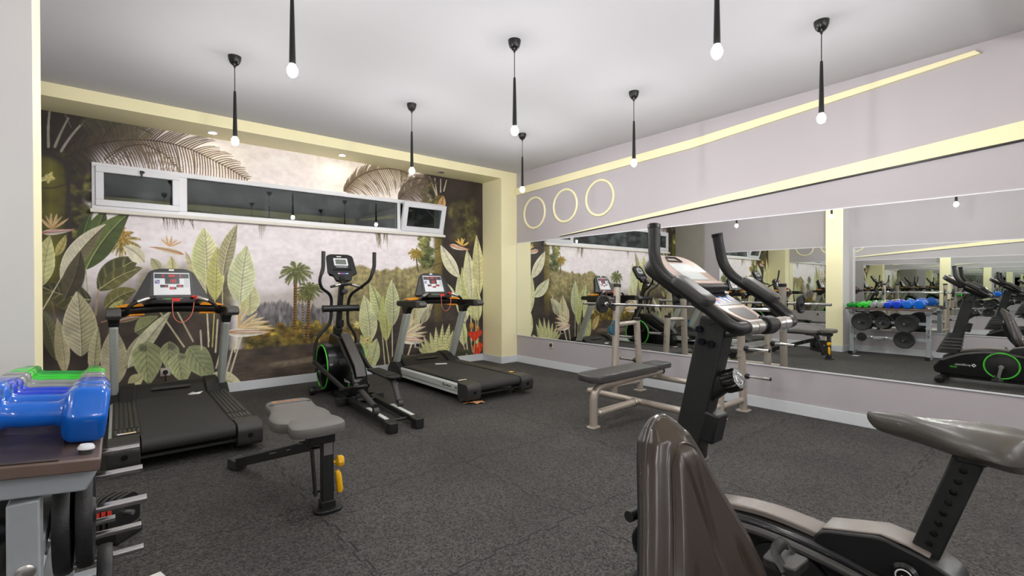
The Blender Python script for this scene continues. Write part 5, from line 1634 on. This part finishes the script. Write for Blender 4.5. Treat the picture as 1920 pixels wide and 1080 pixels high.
for s in (-1, 1):
    arc2 = smooth_path([(s*0.087, a, b-0.045) for a, b in crest], 6)
    obj('shell_ridge', G().tube(arc2, 0.016, 10, sq=(0.9, 0.9)), 'grey_plastic', sh)
    if s > 0:
        obj('green_ring', G().torus((s*0.094, 0.585, 0.25), 0.146, 0.009, 'x', 64, 8), 'green', UB)
    dk = obj('crank_disc', G().lathe([(0.02, s*0.075), (0.13, s*0.09), (0.137, s*0.094), (0.137, s*0.097), (0.09, s*0.1), (0.06, s*0.108), (0.0, s*0.108)], (0, 0.585, 0.245), 'x', 48), 'black', UB)
    ang = R_(-80 if s > 0 else 102)
    e = (0.585+0.15*math.cos(ang), 0.24+0.15*math.sin(ang))
    cr = obj('crank_arm', G().cyl((s*0.10, 0.585, 0.24), (s*0.14, 0.585, 0.24), 0.022).beam((s*0.128, 0.585, 0.24), (s*0.128, e[0], e[1]), 0.018, 0.03, (0, -math.sin(ang), math.cos(ang))), 'steel', UB, 0.003)
    g = G().cyl((s*0.13, e[0], e[1]), (s*0.25, e[0], e[1]), 0.008).prism(round2d([(s*0.15, e[0]-0.05), (s*0.25, e[0]-0.045), (s*0.25, e[0]+0.045), (s*0.15, e[0]+0.05)], 0.015), e[1]-0.014, e[1]+0.014, 'z')
    pd = obj('pedal', g, 'dark_grey', UB, 0.004)
    obj('pedal_strap', G().tube(smooth_path([(s*0.15, e[0]-0.02, e[1]), (s*0.16, e[0]+0.01, e[1]+0.035), (s*0.2, e[0]+0.01, e[1]+0.05), (s*0.24, e[0]+0.01, e[1]+0.035), (s*0.25, e[0]-0.02, e[1])]), 0.012, 8, sq=(0.25, 1.4)), 'black', pd)
for s in (-1, 1):
    mt = frame_mtx((s*0.0885, 1.0 if s > 0 else 0.80, 0.215), (0, -1 if s < 0 else 1, 0), (0, 0, 1))
    if s > 0:
        mt = frame_mtx((0.0885, 0.80, 0.215), (0, 1, 0), (0, 0, 1))
    logo(sh, mt, 0.036, 'profitness', ('B500', 4.6, -0.9, 0.85), 'white_print', 'green')
# ribbed boot at the post foot
obj('post_boot', G().loft([rr for rr in [[(a*(0.055+0.028*k/4)*1.0, 1.0+0.02*(4-k)*-0.2+b*(0.075+0.03*k/4)+0.01*k, 0.60-0.05*k) for a, b in rrect(0, 0, 2, 2, 0.6, 4)] for k in range(6)]]), 'black', UB)
bt = [c for c in UB.children if c.name.startswith('post_boot')][0]
for k in range(4):
    z = 0.53-0.04*k
    q = (0.60-z)/0.05
    g = G().tube([(a*(0.057+0.028*q/4), 0.984+0.004*q+b*(0.077+0.03*q/4)+0.01*q, z) for a, b in rrect(0, 0, 2, 2, 0.6, 4)], 0.007, 8, closed=True)
    obj('boot_rib', g, 'grey_plastic', bt)
# main post, sleeve and tension knob
post = obj('front_post', G().beam((0, 0.975, 0.54), (0, 0.855, 1.075), 0.078, 0.104, (0, 1, 0.22)), 'black_metal', UB, 0.006)
obj('post_sleeve', G().beam((0, 0.885, 0.62), (0, 0.861, 0.73), 0.082, 0.055, (0, 1, 0.22)), 'black', post, 0.008, 3)
kd = Vector((0, -0.86, 0.36)).normalized()
kb = Vector((0, 0.875, 0.825))
obj('knob_housing', G().loft([[kb+Vector((a*0.032, 0, 0))+Vector((0, 0.36, 0.86))*(b*0.06)-kd*0.02 for a, b in rrect(0, 0, 2, 2, 0.6, 3)],
                              [kb+Vector((a*0.032, 0, 0))+Vector((0, 0.36, 0.86))*(b*0.034)+kd*0.055 for a, b in rrect(0, 0, 2, 2, 0.6, 3)]]), 'black', post, 0.004)
g = G()
prof = []
for k in range(60):
    a = 2*math.pi*k/60
    prof.append((a, 0.038+(0.004 if (k % 5) < 3 else 0)))
u1, u2_ = Vector((1, 0, 0)), kd.cross(Vector((1, 0, 0)))
g.loft([[kb+kd*h+(u1*math.cos(a)+u2_*math.sin(a))*(r*f) for a, r in prof] for h, f in ((0.05, 0.86), (0.056, 1.0), (0.098, 1.0), (0.104, 0.9))])
kn = obj('tension_knob', g, 'black_gloss', UB)
g = G()
for a0 in (0.4, 2.6, 4.6):
    pts = [kb+kd*0.1045+(u1*math.cos(a0+q*0.25)+u2_*math.sin(a0+q*0.25))*0.021 for q in range(5)]
    g.tube(pts, 0.0013, 6)
obj('dial_mark', g, 'white_print', kn)
# console head
fm = frame_mtx((0, 0.745, 1.085), (1, 0, 0), (0, 0.86, 0.50))
low = round2d([(-0.105, 0.02), (-0.07, -0.03), (0.07, -0.03), (0.105, 0.02), (0.112, 0.18), (-0.112, 0.18)], [0.04, 0.06, 0.06, 0.04, 0.02, 0.02], 6)
con = obj('console', G().loft([[(x*0.8, y*0.9+0.01, -0.05) for x, y in low], [(x, y, -0.012) for x, y in low], [(x*0.98, y*0.985, 0.0) for x, y in low]]).xf(fm), 'black', UB, 0.004)
g = G().use('rose').prism([(x*0.93, y*0.95) for x, y in low], 0.0, 0.004, 'z').use('panel_dark').prism([(-0.092, 0.075), (0.092, 0.075), (0.09, 0.155), (-0.09, 0.155)], 0.004, 0.0055, 'z')
g.use('blue_print')
for k in range(6):
    g.use(('blue_print', 'red', 'white_print', 'blue_print', 'white_print', 'blue_print')[k])
    g.box((-0.06+0.022*k, 0.105+0.012*(k % 2), 0.006), (0.016, 0.03, 0.001))
g.use('grey_plastic').prism(round2d([(-0.07, 0.055), (0.07, 0.055), (0.06, 0.0), (0.035, -0.016), (-0.035, -0.016), (-0.06, 0.0)], 0.02), 0.004, 0.0052, 'z')
obj('key_panel', g.xf(fm), None, con)
fu = frame_mtx((0, 0.90, 1.192), (1, 0, 0), (0, 0.80, 0.58))
up = round2d([(-0.125, 0.03), (-0.125, 0.0), (0.125, 0.0), (0.125, 0.03), (0.135, 0.175), (0.09, 0.215), (-0.09, 0.215), (-0.135, 0.175)], [0.01, 0.01, 0.01, 0.01, 0.05, 0.05, 0.05, 0.05], 5)
up = [(x*1.2, y) for x, y in up]
cu2 = obj('display_head', G().loft([[(x*0.95, y*0.95, -0.055) for x, y in up], [(x, y, -0.04) for x, y in up], [(x, y, -0.006) for x, y in up], [(x*0.975, y*0.98+0.002, 0) for x, y in up]]).xf(fu), 'black', UB, 0.004)
g = G().use('rose').prism([(x*0.93, y*0.93+0.008) for x, y in up], 0, 0.003, 'z').use('lcd_light').prism([(-0.078, 0.04), (0.078, 0.04), (0.072, 0.148), (-0.072, 0.148)], 0.003, 0.005, 'z')
g.use('panel_dark').tube([(-0.05, 0.166, 0.004), (-0.03, 0.192, 0.006), (0.03, 0.192, 0.006), (0.05, 0.166, 0.004)], 0.004, 8, closed=True).use('red').box((-0.085, 0.02, 0.004), (0.03, 0.014, 0.004))
obj('display_panel', g.xf(fu), None, cu2)
rk = frame_mtx((0, 0.855, 1.17), (1, 0, 0), (0, 0.9, 0.3))
g = G().use('black').box((0, 0.035, 0.008), (0.19, 0.05, 0.028)).use('rose').box((0, 0.045, 0.024), (0.2, 0.022, 0.008)).use('chrome').cyl((-0.08, 0.0, -0.005), (-0.06, 0.01, 0.0), 0.007).cyl((0.06, 0.01, 0), (0.08, 0.0, -0.005), 0.007)
obj('book_rest', g.xf(rk), None, UB, 0.004)
# handlebar: one bent tube with chrome pulse grips and elbow pads
w = 0.253
HB = [(-w+0.024, 0.974, 1.405), (-w, 0.958, 1.258), (-w, 0.745, 1.115), (-w+0.012, 0.685, 1.062), (w-0.012, 0.685, 1.062), (w, 0.745, 1.115), (w, 0.958, 1.258), (w-0.024, 0.974, 1.405)]
hb = obj('handlebar', G().tube(fillet(HB, [0, 0.07, 0.05, 0.07, 0.07, 0.05, 0.07, 0], 8), 0.0205, 18), 'black', UB)
for s in (-1, 1):
    obj('grip_end', G().cyl((s*(w-0.023), 0.9735, 1.40), (s*(w-0.0255), 0.975, 1.414), 0.0225, n=18), 'black_gloss', hb)
    for k in range(2):
        x = s*(0.085+0.052*k)
        obj('pulse_sensor', G().cyl((x-0.024, 0.685, 1.062), (x+0.024, 0.685, 1.062), 0.0232, n=24), 'steel', hb)
    obj('grip_collar', G().torus((s*0.055, 0.685, 1.062), 0.019, 0.006, 'x', 24, 8), 'black', hb)
    d = Vector((0, 0.958-0.745, 1.258-1.115)).normalized()
    nrm = Vector((0, -d.z, d.y))
    c = Vector((s*w, 0.812, 1.152))
    pf = frame_mtx(c, (1, 0, 0), d)
    obj('elbow_pad', pad_g(round2d([(-0.036, -0.06), (0.036, -0.06), (0.04, 0.07), (0.028, 0.09), (-0.028, 0.09), (-0.04, 0.07)], 0.025), 0.008, 0.042, 0.0, 0.008).xf(pf), 'upholstery_dark', UB)
g = G().beam((0, 0.88, 1.02), (0, 0.70, 1.055), 0.06, 0.045).lathe([(0.03, -0.03), (0.032, 0.03)], (0, 0.685, 1.062), 'x').cyl((-0.012, 0.70, 1.085), (0.012, 0.70, 1.085), 0.01).beam((0, 0.875, 1.06), (0, 0.80, 1.09), 0.08, 0.03)
st = obj('bar_stem', g, 'black_metal', UB, 0.004)
g = G()
for y, z in ((0.905, 1.035), (0.86, 0.985), (0.895, 0.99)):
    g.cyl((-0.05, y, z), (0.05, y, z), 0.013, n=14)
obj('bolt', g, 'black_gloss', st)
obj('lettering', text_g('profitness', 0.016, 0.0004, frame_mtx((-0.0305, 0.86, 1.015), (0, -1, 0.19), (0, 0.19, 1)), 'white_print'), None, st)
# saddle post, its casing and the saddle
sp = obj('saddle_post', G().beam((0, 0.285, 0.42), (0, 0.185, 0.745), 0.045, 0.062, (0, 1, 0.3)), 'black_metal', UB, 0.005)
g = G()
for k in range(10):
    f = (k+0.6)/10.5
    p = Vector((0, 0.285, 0.42)).lerp(Vector((0, 0.185, 0.745)), f)
    g.lathe([(0.0065, -0.0012), (0.0085, -0.0006), (0.0085, 0.0006), (0.0065, 0.0012)], (-0.0232, p.y, p.z), 'x', 14)
obj('post_hole', g, 'black_gloss', sp)
pr = round2d([(0.53, 0.40), (0.525, 0.43), (0.50, 0.455), (0.36, 0.492), (0.26, 0.472), (0.19, 0.44), (0.185, 0.36), (0.35, 0.36)], [0.01, 0.015, 0.02, 0.02, 0.03, 0.03, 0.01, 0.02], 4)
cs = obj('saddle_casing', G().prism(pr, -0.062, 0.062, 'x'), 'black', UB, 0.012, 3)
g = G().loft([[(-0.05, y, z), (0.05, y, z), (0.05, y, z+0.007), (-0.05, y, z+0.007)] for y, z in ((0.505, 0.452), (0.36, 0.490), (0.30, 0.482), (0.255, 0.470))])
obj('casing_cover', g, 'taupe', cs, 0.003)
obj('lock_knob', G().lathe([(0.012, 0.0), (0.03, -0.004), (0.032, -0.02), (0.024, -0.03), (0.0, -0.032)], (-0.062, 0.30, 0.42), 'x', 32), 'black_gloss', cs)
g = G().torus((-0.0945, 0.30, 0.42), 0.018, 0.0018, 'x', 24, 6).box((-0.0945, 0.30, 0.42), (0.001, 0.012, 0.004))
obj('knob_print', g, 'white_print', cs)
rings = []
for k in range(19):
    f = k/18
    y = 0.405-0.335*f
    wd = 0.022+0.108*(1/(1+math.exp(-(f-0.52)*9)))*(1.0 if f < 0.86 else math.sqrt(max(0.05, 1-((f-0.86)/0.15)**2)))
    if f < 0.06:
        wd = 0.020*math.sqrt(max(0.06, f/0.06))+0.004
    ztop = 0.828+0.010*math.sin(f*2.2)-0.012*max(0, f-0.6)+0.018*max(0, f-0.5)
    th = 0.050+0.058*f*(1.15-0.3*f)
    if f < 0.06:
        th = 0.050*(0.45+0.55*f/0.06)
    ring = []
    for j in range(24):
        a = 2*math.pi*j/24
        x = wd*math.copysign(abs(math.cos(a))**0.75, math.cos(a))
        zz = math.sin(a)
        z = ztop-th*0.5+(th*0.5*abs(zz)**0.8*(1 if zz > 0 else -1))
        if zz > 0:
            z -= 0.016*(f > 0.3)*min(1, (f-0.3)*3)*math.exp(-(x/0.022)**2)*zz
            z -= 0.020*(abs(x)/max(wd, 0.02))**2*f
        ring.append((x, y, z))
    rings.append(ring)
sd_ = obj('saddle', G().loft(rings), 'saddle', UB, subsurf=1, angle=80)
obj('saddle_clamp', G().box((0, 0.18, 0.752), (0.05, 0.06, 0.03)), 'black_metal', UB, 0.004)
# feet
for y, hw in ((1.10, 0.25), (-0.10, 0.27)):
    ft = obj('base_foot', G().cyl((-hw, y, 0.05), (hw, y, 0.05), 0.034), 'black_metal', UB)
    for s in (-1, 1):
        obj('foot_cap', G().lathe([(0.018, s*0.06), (0.04, s*0.05), (0.048, s*0.02), (0.048, -s*0.02), (0.036, -s*0.035)], (s*hw, y, 0.05), 'x'), 'black', ft)
obj('base_beam', G().box((0, 0.5, 0.075), (0.08, 1.25, 0.05)), 'black_metal', UB, 0.004)

# ------------------------------------------------------------------ recumbent bike facing back into the room; only its backrest is in the frame
RB = thing('recumbent_bike', 'recumbent exercise bike with a brown moulded backrest in the near foreground', 'exercise bike', (0.985, 0, 0))
W_ = [(0.40, 0.20), (0.46, 0.235), (0.52, 0.232), (0.58, 0.212), (0.64, 0.182), (0.70, 0.150), (0.76, 0.122), (0.81, 0.098), (0.845, 0.076), (0.87, 0.05), (0.884, 0.024), (0.888, 0.006)]
def wz(z):
    for (a, b), (c, d) in zip(W_[:-1], W_[1:]):
        if z <= c:
            return b+(d-b)*(z-a)/(c-a)
    return W_[-1][1]
def yc(z):
    return 0.505+(z-0.5)*0.34+0.10*max(0, 0.55-z)**1.5
NZ, NX = 120, 150
def front_d(x, z):
    hw = wz(z)
    u = max(-1, min(1, x/hw))
    d = 0.030*(1-abs(u)**5)**0.4*min(1, (0.89-z)/0.05+0.15)
    # raised inner panel, centre channel and lumbar swelling
    inner = 1/(1+math.exp((abs(x)-(hw-0.050))*260)) if hw > 0.06 else 0
    inner *= 1/(1+math.exp((z-0.835)*150))
    d += 0.024*inner
    gx_ = 0.004+0.016*max(0, z-0.62)/0.2
    for sx in (-1, 1):
        d -= 0.010*math.exp(-((x-sx*gx_)/0.006)**2)*(1/(1+math.exp((z-0.79)*60)))*(1/(1+math.exp((0.615-z)*60)))
        d -= 0.009*math.exp(-((x-sx*(0.085+0.34*(0.62-z)))/0.012)**2)*(1/(1+math.exp((z-0.60)*70)))
    q = 1-((x/0.105)**2+((z-0.455)/0.10)**2)
    if q > 0:
        d += 0.024*q**0.6
    return d
def back_surface(front):
    vs = []
    for i in range(NZ):
        f = i/(NZ-1)
        z = 0.395+(0.888-0.395)*(1-(1-f)**1.6)
        hw = wz(z)
        for j in range(NX):
            u = -math.cos(math.pi*j/(NX-1))
            x = hw*u
            rr = (1-abs(u)**5)**0.4
            d = 0.030*rr*min(1, (0.89-z)/0.05+0.15)
            if front:
                d = front_d(x, z)
                vs.append((x, yc(z)-d, z))
            else:
                vs.append((x, yc(z)+0.010+0.028*rr*min(1, (0.89-z)/0.05+0.15), z))
    return vs
fs = [(i*NX+j, i*NX+j+1, (i+1)*NX+j+1, (i+1)*NX+j) for i in range(NZ-1) for j in range(NX-1)]
g = G().add(back_surface(True), fs)
vb = [(x, yc(z)+0.004, z) for x, y, z in back_surface(True)]
bo_ = len(g.v)
g.add(vb, [tuple(reversed(f)) for f in fs])
edge = [j for j in range(NX)]+[i*NX+NX-1 for i in range(1, NZ)]+[(NZ-1)*NX+j for j in range(NX-2, -1, -1)]+[i*NX for i in range(NZ-2, 0, -1)]
for k in range(len(edge)):
    a, b = edge[k], edge[(k+1) % len(edge)]
    g.f.append([a, b, b+bo_, a+bo_])
    g.m.append(0)
bk = obj('backrest', g, 'brown_vinyl', RB, angle=80)
outline = []
for i in range(NZ):
    f = i/(NZ-1)
    z = 0.395+(0.888-0.395)*(1-(1-f)**1.6)
    outline.append((wz(z), z))
pip = [(-x, yc(z)+0.003, z) for x, z in outline]+[(x, yc(z)+0.003, z) for x, z in reversed(outline)]
obj('piping', G().tube(pip, 0.006, 8, closed=True), 'brown_vinyl', bk)
g = G().add(back_surface(False), [tuple(reversed(f)) for f in fs])
ob_ = len(g.v)
g.add([(x, yc(z)+0.005, z) for x, y, z in back_surface(False)], fs)
for k in range(len(edge)):
    a, b = edge[k], edge[(k+1) % len(edge)]
    g.f.append([a, b, b+ob_, a+ob_])
    g.m.append(0)
obj('back_shell', g, 'black', RB, angle=80)
pl_ = [(-(wz(z)-0.047), yc(z)-front_d(wz(z)-0.047, z)-0.001, z) for z in [0.40+0.02*k for k in range(21)]]
pr_ = [(-a, b, c) for a, b, c in reversed(pl_)]
top_ = [(a, yc(zz)-front_d(a, zz)-0.001, zz) for a, zz in ((-0.036, 0.824), (-0.02, 0.835), (0.0, 0.839), (0.02, 0.835), (0.036, 0.824))]
obj('panel_piping', G().tube(smooth_path(pl_+top_+pr_, 2), 0.0032, 8), 'brown_vinyl', bk)
g = G().tube(fillet([(0, yc(0.70)+0.055, 0.70), (0, yc(0.50)+0.06, 0.50), (0, 0.42, 0.33), (0, 0.1, 0.30)], 0.08), 0.026, 14)
g.cyl((-0.14, yc(0.70)+0.05, 0.70), (0.14, yc(0.70)+0.05, 0.70), 0.012).cyl((-0.14, yc(0.52)+0.05, 0.52), (0.14, yc(0.52)+0.05, 0.52), 0.012)
obj('back_frame', g, 'black_metal', RB)
obj('seat_pad', pad_g(round2d([(-0.20, -0.02), (0.20, -0.02), (0.22, 0.40), (-0.22, 0.40)], 0.09), 0.35, 0.42, 0.0, 0.014), 'brown_vinyl', RB)
for s in (-1, 1):
    hd = obj('side_handle', G().tube(fillet([(s*0.05, 0.30, 0.32), (s*0.27, 0.30, 0.32), (s*0.27, 0.18, 0.50), (s*0.27, 0.06, 0.52)], 0.06), 0.016, 12), 'black_metal', RB)
    obj('hand_grip', G().cyl((s*0.27, 0.17, 0.505), (s*0.27, 0.05, 0.521), 0.021), 'black', hd)
g = G().box((0, -0.10, 0.255), (0.09, 1.1, 0.06)).box((0, 0.36, 0.14), (0.09, 0.09, 0.24))
obj('seat_rail', g, 'rack_grey', RB, 0.004)
pr = round2d([(-0.30, 0.09), (-0.30, 0.26), (-0.55, 0.44), (-0.85, 0.50), (-1.05, 0.40), (-1.12, 0.2), (-1.08, 0.09)], 0.09, 5)
s2h = obj('body_shell', G().prism(pr, -0.085, 0.085, 'x'), 'black_gloss', RB, 0.02, 3)
for s in (-1, 1):
    obj('green_ring', G().torus((s*0.092, -0.72, 0.29), 0.14, 0.008, 'x', 56, 8), 'green', s2h)
    ang = R_(30 if s > 0 else 210)
    e = (-0.72+0.165*math.cos(ang), 0.29+0.165*math.sin(ang))
    obj('crank_arm', G().cyl((s*0.08, -0.72, 0.29), (s*0.135, -0.72, 0.29), 0.022).beam((s*0.125, -0.72, 0.29), (s*0.125, e[0], e[1]), 0.018, 0.03, (0, -math.sin(ang), math.cos(ang))).prism([(s*0.14, e[0]-0.05), (s*0.24, e[0]-0.05), (s*0.24, e[0]+0.05), (s*0.14, e[0]+0.05)], e[1]-0.014, e[1]+0.014, 'z'), 'steel', RB, 0.003)
obj('front_post', G().beam((0, -0.95, 0.42), (0, -0.80, 1.08), 0.06, 0.08, (0, 1, -0.2)), 'black_metal', RB, 0.005)
fm = frame_mtx((0, -0.80, 1.04), (-1, 0, 0), (0, -0.4, 1))
obj('console', G().prism(rrect(0, 0.1, 0.26, 0.24, 0.04), -0.05, 0.0, 'z').xf(fm), 'black', RB, 0.006)
for y, hw in ((0.42, 0.26), (-1.0, 0.26)):
    obj('base_foot', G().cyl((-hw, y, 0.045), (hw, y, 0.045), 0.034), 'black_metal', RB)
obj('base_beam', G().box((0, -0.3, 0.06), (0.08, 1.4, 0.05)), 'black_metal', RB, 0.004)
